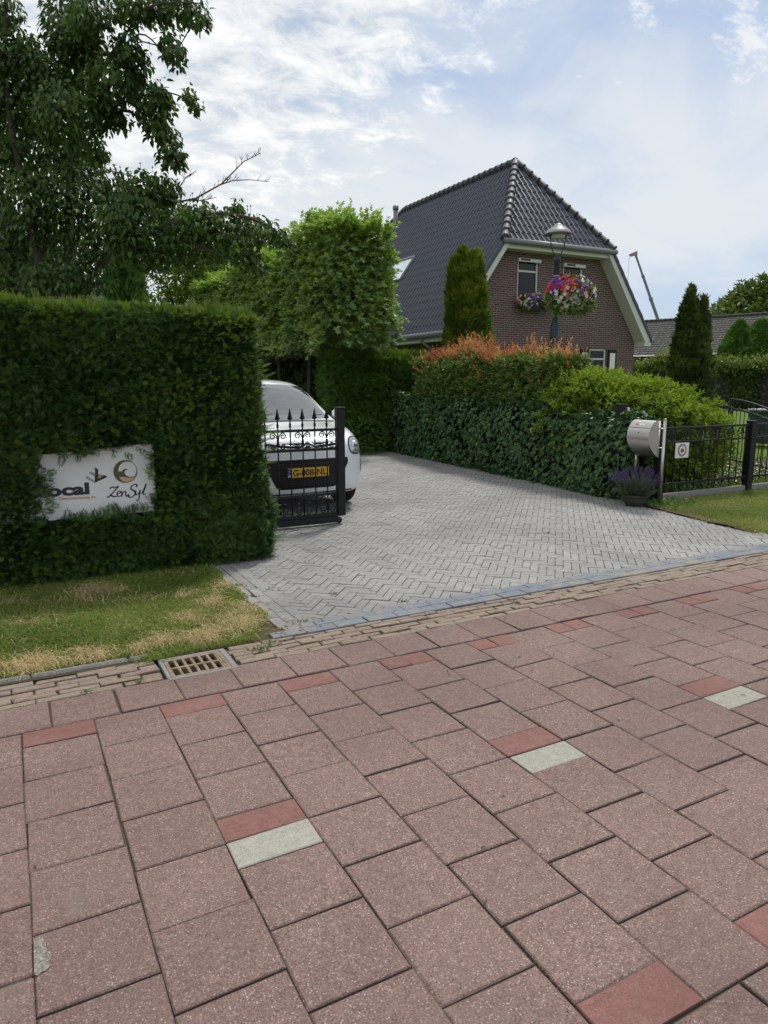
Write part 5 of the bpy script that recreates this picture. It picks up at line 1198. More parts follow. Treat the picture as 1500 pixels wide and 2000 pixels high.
rows = [(14.85, .95, 'nearest pleached tree, dense bright green crown rising above the far clipped hedge'), (16.95, .92, 'second pleached tree, its bare trunk standing right behind the white car'),
        (19.15, .94, 'third pleached tree, thin trunk seen against the dark ivy screen'), (21.4, .95, 'pleached tree with sunlit yellow green top beyond the third trunk'), (23.5, .93, 'farthest of the pleached trees, mostly hidden behind the dogwood branches')]
def copy_tree(o):
    c = o.copy(); COL.objects.link(c)
    for ch in o.children: d = ch.copy(); COL.objects.link(d); d.parent = c
    return c
for i, (y, sc, lab) in enumerate(rows):
    o = proto if i == 0 else copy_tree(proto); o.location = (6.86, y, 0); o.scale = (1, 1, sc); o.rotation_euler = (0, 0, 0 if i % 2 == 0 else PI); o['label'] = lab

def dogwood():
    root = at(150, 760, 8.9); bx, by = root.x, root.y
    t = thing('dogwood_tree', 'large dark dogwood tree with layered drooping leaves behind the front hedge', 'tree', (bx, by, 0)); wood = GM()
    nodes = []
    def stem(pts, r0, r1, mat=0):
        pts = [Vector(p) for p in pts]; n = len(pts); P = []
        for i in range(n - 1):
            a, b, c, d = pts[max(i - 1, 0)], pts[i], pts[i + 1], pts[min(i + 2, n - 1)]
            for k in range(4):
                u = k / 4; P.append(.5 * ((2 * b) + (-a + c) * u + (2 * a - 5 * b + 4 * c - d) * u * u + (-a + 3 * b - 3 * c + d) * u ** 3))
        P.append(pts[-1]); m = len(P); R_ = [r0 + (r1 - r0) * (i / (m - 1)) ** .8 for i in range(m)]; wood.tube(P, R_, 8, mat); nodes.extend(zip(P, R_))
    base = Vector((bx, by, -.05)); fork = at(140, 590, 8.8)
    stem([base, fork, at(142, 330, 8.8), at(152, 180, 8.7), at(163, 60, 8.6), at(172, -90, 8.5)], .085, .018)
    stem([base + Vector((-.1, .05, 0)), at(85, 560, 8.7), at(62, 420, 8.6), at(28, 260, 8.5), at(12, 110, 8.4), at(20, -70, 8.4)], .065, .016)
    stem([base + Vector((-.22, .1, 0)), at(22, 540, 8.9), at(25, 440, 9.0), at(-40, 250, 9.1), at(-90, 40, 9.2)], .055, .014)
    stem([fork, at(210, 505, 8.5), at(300, 452, 8.3), at(400, 418, 8.1), at(470, 420, 8.0), at(525, 440, 7.9), at(556, 470, 7.9)], .045, .006)
    stem([at(142, 420, 8.8), at(220, 420, 8.6), at(290, 405, 8.5), at(345, 395, 8.4)], .03, .013)
    stem([at(150, 230, 8.7), at(205, 130, 8.5), at(245, 70, 8.4), at(300, 10, 8.2), at(395, 5, 8.1)], .025, .006)
    stem([at(147, 280, 8.7), at(215, 190, 8.4), at(280, 172, 8.3), at(335, 180, 8.2), at(378, 195, 8.1)], .02, .005)
    stem([at(146, 300, 8.7), at(240, 215, 8.4), at(290, 250, 8.3), at(330, 280, 8.2), at(352, 318, 8.1)], .02, .005)
    stem([at(215, 120, 8.5), at(275, 65, 8.4), at(320, 95, 8.2), at(348, 100, 8.1)], .012, .004)
    stem([at(300, 452, 8.3), at(370, 470, 8.2), at(440, 500, 8.1), at(500, 525, 8.0)], .02, .005)
    stem([at(-40, 250, 9.1), at(20, 60, 9.2)], .02, .008)
    C = [(10, 20, 42), (45, 90, 46), (15, 130, 60), (64, 112, 40), (140, 18, 62), (182, 28, 52), (120, 60, 42), (165, 66, 42), (255, 8, 46), (300, 18, 34), (345, 8, 40), (384, 22, 30), (400, 36, 18), (335, 82, 28), (345, 108, 26), (250, 95, 36), (268, 122, 36), (238, 112, 30), (130, 90, 34), (180, 104, 42),
         (90, 140, 50), (150, 150, 66), (210, 165, 58), (268, 170, 42), (290, 215, 32), (322, 200, 30), (314, 178, 24), (372, 186, 20), (386, 208, 16), (310, 245, 28), (330, 268, 26), (336, 300, 28), (352, 316, 14), (60, 200, 76), (128, 220, 74), (200, 218, 44), (236, 232, 24), (0, 240, 70), (150, 292, 62), (60, 300, 84), (190, 300, 26),
         (60, 400, 84), (150, 384, 72), (220, 375, 54), (275, 372, 44), (312, 366, 34), (338, 372, 24), (250, 430, 62), (330, 424, 46), (392, 428, 44), (445, 442, 40), (494, 448, 36), (530, 452, 24), (552, 468, 22), (465, 406, 16), (350, 466, 46), (420, 478, 46), (474, 490, 34), (506, 516, 20), (100, 470, 74), (30, 500, 56), (180, 476, 56), (250, 480, 44), (150, 540, 44), (80, 548, 44), (300, 500, 38), (360, 505, 24), (-60, 330, 90), (-50, 150, 80), (-60, 480, 80), (200, 545, 26), (20, 545, 40)]
    lf = GM(); fr = []
    for (px, py, r) in C:
        r = r * (.80 if py < 240 else .9)
        d = 8.45 + random.uniform(-.55, .6) * (1 if r > 40 else .35) - (px - 150) * .0012; c = at(px, py, d); rw = r * d / FPX
        near = sorted(nodes, key=lambda q: (q[0] - c).length + (0.25 if q[0].z > c.z + .1 else 0))[0]
        if (near[0] - c).length > .06:
            mid = (near[0] + c) / 2 + Vector((0, 0, .06)); wood.tube([near[0], mid, c], [min(.012, near[1]), .007, .003], 5)
        n = int(560 * (r / 45) ** 2 * (.85 if r > 60 else 1))
        P = unit(RNG.normal(0, 1, (n, 3))) * (rnd(n) ** .42)[:, None] * np.array([rw, rw * 1.25, rw * .92]); lay = .10
        P[:, 2] = np.where(RNG.random(n) < .6, np.round(P[:, 2] / lay) * lay + RNG.normal(0, .014, n), P[:, 2])
        rad = unit(P * [1, 1, .0] + RNG.normal(0, .02, (n, 3))); 
        D = rad * .55 + RNG.normal(0, .35, (n, 3)) + [0, 0, -.62]; U = RNG.normal(0, .3, (n, 3)) + [0, 0, 1] + rad * .5
        scatter(lf, OVAL, P + np.array(c), D, U, rnd(n, .052, .09), 0)
        for _ in range(max(1, int(r / 9))): 
            q = Vector(c) + Vector((random.gauss(0, .45) * rw, random.gauss(0, .5) * rw, rw * random.uniform(.75, 1.08))); fr.append(q)
    wo = wood.build('trunk', M['bark'], t)
    lf.build('crown', M['dogwood'], t)
    g = GM()
    for q in fr:
        g.tube([q - Vector((0, 0, .07)), q], .002, 3); g.lathe(q, [(0, -.011), (.011, 0), (0, .011)], 6)
    o = g.build('fruits', M['dogwood'], t); o['kind'] = 'stuff'
    g = GM()
    def twig(p, r0=.011, r1=.003): 
        p = [Vector(q) for q in p]; g.tube(p, [r0 + (r1 - r0) * i / (len(p) - 1) for i in range(len(p))], 6)
        for i in range(len(p) - 1):
            for _ in range(4):
                a = p[i].lerp(p[i + 1], random.random()); d = Vector((random.uniform(-.6, 1), random.uniform(-.5, .5), random.uniform(.1, 1))).normalized() * random.uniform(.03, .11)
                g.tube([a, a + d * .6, a + d + Vector((0, 0, .015))], [.003, .0022, .001], 4); g.tube([a + d * .6, a + d * .6 + Vector((.02, 0, .035))], [.002, .001], 4)
    twig([at(338, 396, 8.4), at(385, 386, 8.35), at(410, 372, 8.3), at(435, 358, 8.3), at(455, 338, 8.25), at(478, 315, 8.2), at(500, 304, 8.2), at(512, 298, 8.2)]); twig([at(432, 360, 8.3), at(455, 352, 8.3), at(488, 350, 8.2), at(526, 354, 8.2)], .007)
    twig([at(330, 392, 8.4), at(352, 365, 8.4), at(365, 345, 8.35), at(386, 332, 8.3)], .007); twig([at(345, 392, 8.4), at(400, 390, 8.3), at(425, 384, 8.3)], .006)
    o = g.build('bare_branch', M['twig'], t); rehome(t)
dogwood()

def leafy_tree(name, label, base, trunk_h, c, r, n, leaf, mat, seed=3, tpl=LEAF, lumps=14, group=None, k=2.2):
    t = thing(name, label, 'tree', base, group); g = GM(); b = Vector(base)
    g.tube([b - Vector((0, 0, .1)), b + Vector((0, 0, trunk_h)), Vector(c) + Vector((0, 0, r[2] * .4))], [.05 * r[2], .04 * r[2], .01 * r[2]], 8)
    for i in range(9):
        a = i * 2.4; e = Vector(c) + Vector((r[0] * .6 * math.cos(a), r[1] * .6 * math.sin(a), r[2] * random.uniform(-.3, .6))); g.tube([b + Vector((0, 0, trunk_h * .9)), b.lerp(e, .6) + Vector((0, 0, trunk_h * .3)), e], [.02 * r[2], .012 * r[2], .004 * r[2]], 6)
    g.build('trunk', M['bark'], t); g = GM(); L = unit(RNG.normal(0, 1, (lumps, 3)) + [0, 0, .2]) * .62; R_ = rnd(lumps, .32, .52); R_[0] = .6; L[0] = 0
    kx = RNG.choice(lumps, n, p=R_ ** 2 / (R_ ** 2).sum()); U = unit(RNG.normal(0, 1, (n, 3)))
    P = (L[kx] + U * (R_[kx] * rnd(n, .7, 1.0) * (1 + .18 * bump(U * 2 + L[kx] * 9, 2.0)))[:, None]) * np.array(r) + np.array(c)
    scatter(g, tpl, P, U + RNG.normal(0, .7, (n, 3)) + [0, 0, -.2], RNG.normal(0, .5, (n, 3)) + [0, 0, 1], leaf * rnd(n, .6, 1.3), 0); g.build('crown', mat, t); rehome(t); return t
def col_yew(name, label, base, h, r, spires, mat, n):
    """columnar yew: a bundle of upright spires of different height"""
    g = GM(); b = np.array(base)
    for i, (dx, dy, hh, rr) in enumerate(spires):
        m = int(n * rr * hh); z = rnd(m) ** .9; prof = np.where(z < .12, .7 + 2.5 * z, 1.0) * np.clip(1 - ((z - .62).clip(0) / .40) ** 2.4, .03, 1); a = rnd(m, 0, 2 * PI)
        cx, cy = dx * r, dy * r; rad = rr * r * prof * (1 + .14 * bump(np.stack([np.cos(a) * .6, np.sin(a) * .6, z * 3 + i], 1), 5) + .20 * bump(np.stack([np.cos(a), np.sin(a), z * 5 + i], 1), 13) + RNG.normal(0, .09, m))
        P = np.stack([cx * (1.15 - .3 * (1 - z)) + rad * np.cos(a), cy + rad * np.sin(a), z * hh * h], 1); D = np.stack([np.cos(a) * .55, np.sin(a) * .55, np.full(m, 1.0)], 1) + RNG.normal(0, .22, (m, 3))
        scatter(g, TUFT, P + b, D, np.stack([np.cos(a), np.sin(a), 0 * a], 1), rnd(m, .08, .19), 1, np.clip(rnd(m) * .55 + .30 * (z - .2) + .22 * bump(P, 7) + .12, 0, 1))
        g.lathe(b + np.array([cx, cy, 0]), [(rr * r * .6, 0), (rr * r * .75, hh * h * .4), (rr * r * .5, hh * h * .7), (.01, hh * h * .92)], 10, 0)
    m = 420; k_ = RNG.choice(len(spires), m); S_ = np.array(spires)[k_]; a = rnd(m, 0, 2 * PI); z = rnd(m, .35, 1.0); P = np.stack([S_[:, 0] * r + S_[:, 3] * r * .8 * np.cos(a) * (1.1 - z * .6), S_[:, 1] * r + S_[:, 3] * r * .8 * np.sin(a) * (1.1 - z * .6), z * S_[:, 2] * h * .98], 1)
    scatter(g, TUFT, P + b, np.stack([np.cos(a) * .45, np.sin(a) * .45, np.full(m, 1.0)], 1) + RNG.normal(0, .15, (m, 3)), RNG.normal(0, 1, (m, 3)), rnd(m, .16, .34), 1, rnd(m, .55, 1.0), .6)
    tag(g.build(name, [M['core'], mat]), label, 'conifer')
p = at(909, 700, 16.6); h1 = at(909, 488, 16.6).z
col_yew('columnar_yew', 'broad golden columnar yew in front of the brick house', (p.x, p.y, 0), h1, .46, [(-.60, 0, .95, .37), (-.42, -.25, .90, .39), (-.15, .1, 1.0, .37), (.08, -.35, .97, .38), (.28, .1, .93, .37), (.48, -.15, .985, .36), (.68, .05, .94, .35), (.0, -.5, .86, .41), (.4, -.48, .84, .41), (-.35, -.5, .82, .41), (.98, -.1, .52, .37), (-.82, -.1, .66, .39), (.8, -.35, .7, .37)], M['gold_yew'], 5600)
p = at(1347, 745, 20); h1 = at(1347, 563, 20).z
col_yew('columnar_yew', 'dark columnar yew split into two spires in front of the tiled barn', (p.x, p.y, 0), h1, .60, [(-.30, 0, .97, .34), (-.12, .1, 1.0, .30), (-.5, .1, .86, .32), (.56, .1, .90, .26), (.40, -.1, .93, .24), (.72, 0, .82, .26), (.05, -.3, .74, .5), (-.65, .1, .68, .36), (.8, -.2, .55, .32), (.3, .3, .68, .45)], M['dark_yew'], 4200)
p = at(255, 700, 11.2)
col_yew('slim_conifer', 'slim dark conifer showing between the dogwood branches above the front hedge', (p.x, p.y, 0), 3.9, .22, [(0, 0, 1, .9), (.2, .1, .9, .8)], M['thuja'], 9000)
for (px, py, w_, lab) in ((1440, 632, 2.3, 'left half of the pair of rounded conifers in front of the barn roof'), (1482, 630, 2.6, 'right half of the pair of rounded conifers in front of the barn roof')):
    p = at(px, 720, 46); h = at(px, py, 46).z
    g = GM(); n = 5200; z = rnd(n) ** .8; a = rnd(n, 0, 2 * PI); rad = w_ * .55 * np.clip(1 - z ** 2.4, .02, 1) ** .7 * (1 + .10 * bump(np.stack([np.cos(a), np.sin(a), z * 3], 1), 4) + .13 * bump(np.stack([np.cos(a), np.sin(a), z * 3], 1), 11) + RNG.normal(0, .05, n)); P = np.stack([p.x + rad * np.cos(a), p.y + rad * np.sin(a), z * h], 1)
    scatter(g, TUFT, P, np.stack([np.cos(a) * .6, np.sin(a) * .6, np.full(n, 1.0)], 1) + RNG.normal(0, .25, (n, 3)), RNG.normal(0, 1, (n, 3)), rnd(n, .16, .32), 1); g.lathe((p.x, p.y, 0), [(w_ * .4, 0), (w_ * .42, h * .5), (.02, h * .9)], 10, 0)
    tag(g.build('rounded_conifer', [M['core'], M['thuja']]), lab, 'conifer', 'rounded conifers before the barn')
p = at(372, 600, 26); leafy_tree('broadleaf_tree', 'light yellow green tree seen beyond the dogwood branches', (p.x, p.y, 0), 2.5, tuple(at(372, 520, 26)), (2.1, 2.1, 2.0), 9000, .20, M['light_tree'])
p = at(520, 600, 34); leafy_tree('broadleaf_tree', 'grey green tree top far behind the pleached trees', (p.x, p.y, 0), 4, tuple(at(512, 492, 34)), (2.1, 2.1, 1.9), 3200, .16, M['far_dark'])
p = at(1535, 700, 95); leafy_tree('broadleaf_tree', 'big round green tree rising behind the barn roof', (p.x, p.y, 0), 3, tuple(at(1538, 680, 95)), (11.5, 11.5, 8.6), 60000, .85, M['far_green'], lumps=34)
p = at(430, 600, 27); leafy_tree('broadleaf_tree', 'bright green bushy tree low behind the pleached row', (p.x, p.y, 0), 1.5, tuple(at(455, 575, 27)), (1.6, 1.6, 1.3), 3000, .15, M['light_tree'])

# ------------------------------------------------------------------ right-hand side: letter box, fence, garden
def letterbox():
    t = thing('letter_box', 'curved stainless steel letter box on two thin posts beside the ivy', 'letter box', (7.2, 6.38, 0)); X = 7.20
    for y in (6.17, 6.60):
        g = GM(); g.tube([(X, y, -.02), (X, y, 1.095)], .019, 12); g.lathe((X, y, 1.09), [(.021, 0), (.021, .012), (0, .014)], 12); po = g.build('post', M['steel'], t)
    for y, s in ((6.17, 1), (6.60, -1)):
        for z in (.74, .98): g = GM(); g.tube([(X - .0, y, z), (X - .03, y + s * .06, z)], .009, 8); g.build('bracket', M['steel'], t)
    y0, y1 = 6.215, 6.565; prof = []
    for i in range(17):
        a = i / 16; z = 1.075 - .455 * a; x = X - .03 - .235 * math.sin(PI * (.16 + .84 * (1 - (1 - a) ** 1.0)) ) ** .8 if 0 < a < 1 else X - .03
        prof.append((X - .03 - .19 * math.sin(PI * min(1, max(0, .13 + .87 * a))) ** .75 if a < 1 else X - .03, z))
    prof[0] = (X - .10, 1.08); back = [(X - .02, .62), (X - .02, 1.075)]
    poly = prof + back; n = len(poly); V = [(x, y0, z) for x, z in poly] + [(x, y1, z) for x, z in poly]; g = GM()
    g.add(V, [[i, (i + 1) % n, n + (i + 1) % n, n + i] for i in range(n)], 0, None, True); g.add(V, [list(range(n)), list(range(2 * n - 1, n - 1, -1))], 0); g.build('box', M['steel'], t)
    k = 3; g = GM()
    for i in (3, 8):
        (xa, za), (xb, zb) = poly[i], poly[i + 1]; g.box((xa - .002, (y0 + y1) / 2, za), (.006, y1 - y0 + .004, .006 if i == 3 else .012))
    g.build('flap_edge', M['grey_paint'], t)
    g = GM(); (xa, za), (xb, zb) = poly[1], poly[2]; d = Vector((xb - xa, 0, zb - za)).normalized(); nn = Vector((d.z, 0, -d.x)); c0 = Vector((xa, 0, za)) + nn * .002 + d * .012
    for y, w, m in ((6.40, .15, 0), (6.45, .05, 1)): 
        q = [c0 + Vector((0, y + s1 * w / 2, 0)) + d * h + nn * (.001 * m) for s1, h in ((-1, 0), (1, 0), (1, .022), (-1, .022))]; g.add([tuple(v) for v in q], [[0, 1, 2, 3]], m)
    g.build('sticker', [M['white'], plain('sticker_orange', (.6, .2, .03), .5)], t)
    g = GM(); g.lathe((poly[5][0] - .004, 6.385, poly[5][1]), [(.009, 0), (.009, .004), (0, .005)], 10, axis=(-1, 0, .2)); g.build('keyhole', M['grey_paint'], t)
    rehome(t)
letterbox()
def gate_post():
    p = at(1214, 800, 9.5); t = thing('gate_post', 'black post with white doorbell unit rising out of the ivy', 'post', (p.x, p.y, 0))
    zt = at(1214, 793, 9.5).z; g = GM(); g.box((p.x, p.y, zt / 2), (.105, .105, zt), bev=.004); g.box((p.x, p.y, zt + .006), (.118, .118, .02), bev=.005); g.build('post', M['black'], t)
    g = GM(); g.box((p.x + .070, p.y - .045, zt - .075), (.025, .06, .085), bev=.006); g.lathe((p.x + .070, p.y - .077, zt - .085), [(.009, 0), (.009, .004), (0, .006)], 10, 1, axis=(0, -1, 0)); g.build('doorbell', [M['white'], M['black_matt']], t)
    g = GM(); g.box((p.x + .12, p.y - .10, zt - .215), (.13, .05, .05), bev=.006); g.box((p.x + .17, p.y - .11, zt - .2), (.05, .06, .09), bev=.006); g.build('gate_catch', M['black'], t); rehome(t)
gate_post()
def fence():
    t = thing('garden_fence', 'low black ornamental iron fence with ring pattern along the front garden', 'fence', (9.2, 6.45, 0)); Y = 6.45
    for x in (7.47, 9.28, 11.1, 12.9): g = GM(); g.box((x, Y, .50), (.10, .10, 1.0), bev=.004); g.box((x, Y, 1.003), (.112, .112, .018), bev=.004); g.build('post', M['black'], t)
    for a, b in ((7.52, 9.23), (9.33, 11.05), (11.15, 12.85)):
        w = b - a; cx = (a + b) / 2
        for z, h in ((.955, .03), (.772, .025), (.222, .03)): g = GM(); g.box((cx, Y, z), (w, .03, h), bev=.002); g.build('rail', M['black'], t)
        n = 12
        for k in range(n): x = a + w * (k + .5) / n; g = GM(); g.tube([(x, Y, .16), (x, Y, .945 if k % 2 else .77)], .0085, 6); g.build('bar', M['black'], t)
        for k in range(n):
            x = a + w * (k + .5) / n + (.034 if k % 2 == 0 else -.034); g = GM(); s = 1 if k % 2 == 0 else -1
            g.tube([(x + .066 * math.cos(q), Y, .863 + .066 * math.sin(q)) for q in np.linspace(0, 2 * PI, 22)[:-1]], .007, 5, closed=True); ro = g.build('ring', M['black'], t)
            g = GM(); g.tube([(x + s * r_ * math.cos(q), Y, .863 + r_ * math.sin(q)) for q, r_ in zip(np.linspace(PI, -PI * .9, 18), np.linspace(.060, .014, 18))], .005, 5); g.build('curl', M['black'], ro)
    rehome(t)
    for a, b, lab in ((7.53, 9.22, 'low grey concrete edging under the fence panel with the white badge sign'), (9.34, 11.04, 'low grey concrete edging under the second fence panel')):
        g = GM(); g.box(((a + b) / 2, Y, .035), (b - a, .055, .13), bev=.006); tag(g.build('concrete_edging', M['concrete']), lab, 'edging', 'concrete edging under the fence')
    # badge sign
    s = thing('badge_sign', 'small white square sign with round orange and grey badge hung on the fence', 'sign', (7.85, 6.42, .66)); g = GM(); g.box((7.845, 6.418, .662), (.255, .006, .20), bev=.002); g.build('panel', M['white'], s)
    gy, og, dk = plain('badge_grey', (.16, .15, .17), .5), plain('badge_orange', (.62, .17, .03), .5), plain('badge_brown', (.2, .06, .03), .5)
    cx, cz, y = 7.845, .665, 6.4145; g = GM(); D = lambda r, m, yy, cx_=cx, cz_=cz: g.prism([(cx_ + r * math.cos(i * PI / 15), yy, cz_ + r * math.sin(i * PI / 15)) for i in range(30)], (0, .0012, 0), m)
    D(.085, 0, y); D(.056, 1, y - .0012)
    for i in range(20): 
        a = i * PI / 10 + .1; g.box((cx + .070 * math.cos(a), y - .0007, cz + .070 * math.sin(a)), (.006, .0012, .013), 1, rot=Matrix.Rotation(-(a - PI / 2), 3, 'Y'))
    for dx, dz in ((-.022, -.012), (.0, -.02), (.022, -.012), (-.012, .008), (.012, .008)): D(.016, 2, y - .0024, cx + dx, cz + dz)
    D(.008, 3, y - .0034); D(.006, 2, y - .0034, cx, cz + .032)
    g.build('badge', [gy, M['white'], og, dk], s); rehome(s)
fence()
def swing_gate():
    A = Vector((10.55, 6.62, 0)); B = Vector((11.72, 8.62, 0)); d = (B - A); L = d.length; u = d / L
    t = thing('garden_gate', 'black arched garden gate standing open on the lawn behind the fence', 'gate', tuple(A)); P = lambda s, z: A + u * (s * L) + Vector((0, 0, z))
    top = lambda s: 1.0 + .24 * math.sin(s * PI / 2) ** 1.3
    for nme, f in (('top_rail', lambda s: top(s)), ('middle_rail', lambda s: top(s) - .17), ('bottom_rail', lambda s: .16)): g = GM(); g.tube([P(s, f(s)) for s in np.linspace(0, 1, 12)], .017, 6); g.build(nme, M['black'], t)
    for s in (0, 1): g = GM(); g.tube([P(s, .1), P(s, top(s))], .022, 6); g.build('stile', M['black'], t)
    for k in range(1, 15): s = k / 15; g = GM(); g.tube([P(s, .16), P(s, top(s) - .17)], .008, 5); g.build('bar', M['black'], t)
    for k in range(7):
        s = (k + .5) / 7; c = top(s) - .085; g = GM(); g.tube([P(s + .055 * math.cos(q), c + .065 * math.sin(q)) for q in np.linspace(0, 2 * PI, 16)[:-1]], .006, 5, closed=True); g.build('ring', M['black'], t)
    g = GM(); q = P(.97, .98); g.box(q, (.07, .05, .10), bev=.005); g.build('latch', M['black'], t)
    rehome(t)
swing_gate()
def wheelie_bin():
    p = at(1500, 800, 17.6); x, y = p.x, p.y; t = thing('wheelie_bin', 'dark green wheelie bin with pale grey lid on the lawn behind the garden gate', 'bin', (x, y, 0)); gm = plain('bin_green', (.03, .055, .045), .5); lm = plain('bin_lid', (.30, .31, .30), .5)
    g = GM(); V = []
    for z, a, b in ((.06, .20, .21), (.98, .27, .31)): V += [(x - a, y - b, z), (x + a, y - b, z), (x + a, y + b, z), (x - a, y + b, z)]
    g.add(V, [[0, 3, 2, 1], [4, 5, 6, 7], [0, 1, 5, 4], [1, 2, 6, 5], [2, 3, 7, 6], [3, 0, 4, 7]]); g.box((x, y, .975), (.58, .66, .05), bev=.012); g.build('body', gm, t)
    g = GM(); g.box((x, y, 1.03), (.60, .70, .06), bev=.028); g.box((x, y - .36, 1.02), (.34, .05, .04), bev=.012); g.build('lid', lm, t)
    for s in (-1, 1): g = GM(); g.lathe((x + s * .25, y + .24, .10), [(0, -.025), (.10, -.025), (.10, .025), (0, .025)], 18, axis=(1, 0, 0)); g.build('wheel', M['black_matt'], t)
    g = GM(); g.tube([(x - .24, y + .36, 1.0), (x + .24, y + .36, 1.0)], .015, 8); g.build('handle', gm, t); rehome(t); t.scale = (1, 1, .84)
wheelie_bin()
def lavender():
    x, y = 7.01, 6.39; t = thing('lavender_pot', 'purple flowering lavender in a round grey pot at the foot of the letter box', 'potted plant', (x, y, 0))
    g = GM(); g.lathe((x, y, 0), [(.12, .0), (.15, .08), (.165, .12), (.178, .125), (.178, .15), (.16, .15), (.15, .13), (0, .12)], 28); g.build('pot', plain('weathered_pot', (.055, .052, .048), .8, var=.3, bmp=.3), t)
    g = GM(); n = 1500; a = rnd(n, 0, 2 * PI); tilt = rnd(n) ** .6 * 1.15; b = np.stack([x + .12 * np.cos(a) * rnd(n), y + .12 * np.sin(a) * rnd(n), np.full(n, .12)], 1); D = np.stack([np.cos(a) * np.sin(tilt), np.sin(a) * np.sin(tilt), np.cos(tilt)], 1); L = rnd(n, .10, .22)
    shoots(g, b, D, L, 7, SLIM, .05, 0, .06, .7, .15, None, .5, .35); g.build('foliage', M['lavender'], t)
    n = 120; a = rnd(n, 0, 2 * PI); tilt = rnd(n) ** .7 * .85; b = np.stack([x + .1 * np.cos(a), y + .1 * np.sin(a), np.full(n, .14)], 1); D = np.stack([np.cos(a) * np.sin(tilt), np.sin(a) * np.sin(tilt), np.cos(tilt)], 1); L = rnd(n, .20, .30); E_ = b + D * L[:, None]
    g = GM(); st = GM()
    for i in range(n): st.tube([b[i], E_[i]], .0014, 3)
    scatter(st, SLIM, b, D, np.cross(D, [0, 0, 1.0]), L, 0, None, .03); o = st.build('stems', M['lavender'], t); o['kind'] = 'stuff'
    for k in range(5): scatter(g, TUFT, E_ + D * (.012 * k), D, RNG.normal(0, 1, (n, 3)), rnd(n, .02, .032), 0)
    o = g.build('blossoms', M['purple'], t); o['kind'] = 'stuff'; rehome(t)
lavender()
def garden_bed():
    g = GM(); n = 5200; P = np.stack([rnd(n, 7.6, 12.6), 6.56 + rnd(n) ** 1.3 * 2.6, np.zeros(n)], 1); P[:, 2] = .02 + .12 * rnd(n) * (1 + .5 * bump(P, 3)); scatter(g, LEAF, P, RNG.normal(0, .6, (n, 3)) + [0, 0, .5], RNG.normal(0, .4, (n, 3)) + [0, 0, 1], rnd(n, .04, .09), 0)
    struct(g.build('ground_cover', M['photinia']), 'stuff')
    g = GM(); n = 700; P = np.stack([rnd(n, 8.2, 12.4), 6.56 + rnd(n) * 1.4, .12 + .1 * rnd(n)], 1); scatter(g, OVAL, P, RNG.normal(0, 1, (n, 3)), RNG.normal(0, .4, (n, 3)) + [0, 0, 1], rnd(n, .02, .045), 0); struct(g.build('ground_cover', M['petal_white']), 'stuff')
    g = sheet('b', 7.5, 13.5, 6.5, 9.3, -.006, 0, .3, .008); struct(g.build('garden_bed', M['soil']))
    g = GM(); n = 900; P = np.stack([7.0 + rnd(n, -.35, .75), 6.05 + rnd(n, -.22, .35), np.zeros(n)], 1); P = P[(P[:, 0] - 6.72 - .26 * (P[:, 1] - 4.25) / 1.6) > 0.0]; n = len(P); P[:, 2] = rnd(n) * .06; scatter(g, LEAF, P, RNG.normal(0, .7, (n, 3)) + [0, 0, .4], RNG.normal(0, .4, (n, 3)) + [0, 0, 1], rnd(n, .025, .06), 0); struct(g.build('weeds', M['thuja']), 'stuff')
garden_bed()
def joint_weeds():
    g = GM()
    for (x, y, k, r) in ((1.215, 3.865, 60, .03), (1.30, 3.93, 25, .02), (.50, 3.73, 18, .015), (1.62, 4.20, 20, .02), (1.50, 4.9, 26, .02), (2.05, 4.68, 16, .015), (2.42, 4.27, 20, .02), (1.46, 5.25, 40, .03), (3.1, 3.86, 18, .02), (.24, 3.72, 14, .012), (4.9, 5.6, 10, .015), (1.66, 5.02, 14, .015)):
        P = np.stack([RNG.normal(x, r, k), RNG.normal(y, r * .7, k), np.full(k, .002)], 1); scatter(g, LEAF, P, RNG.normal(0, .6, (k, 3)) + [0, 0, .55], RNG.normal(0, .4, (k, 3)) + [0, 0, 1], rnd(k, .010, .026), 0)
    for _ in range(70):                                             # moss along the slab joints
        u = random.randint(0, 22); x = -.061 + .3014 * u + random.gauss(0, .002); y = random.uniform(.6, 3.7); k = 14
        P = np.stack([RNG.normal(x, .0015, k), y + rnd(k, -.07, .07), np.full(k, -.004)], 1); scatter(g, LEAF, P, RNG.normal(0, .5, (k, 3)) + [0, 0, .5], RNG.normal(0, .4, (k, 3)) + [0, 0, 1], rnd(k, .004, .009), 0)
    struct(g.build('weeds', M['thuja']), 'stuff')
    g = GM()                                                        # bits of twig and grit on the road
    for _ in range(55):
        x, y = random.uniform(-.3, 6), random.uniform(.9, 4.1); a = random.uniform(0, 6.3); l = random.uniform(.006, .03); g.tube([(x, y, .004), (x + l * .5 * math.cos(a), y + l * .5 * math.sin(a), .006), (x + l * math.cos(a + .3), y + l * math.sin(a + .3), .004)], [.0015, .002, .001], 4)
    struct(g.build('litter', M['bark']), 'stuff')
joint_weeds()

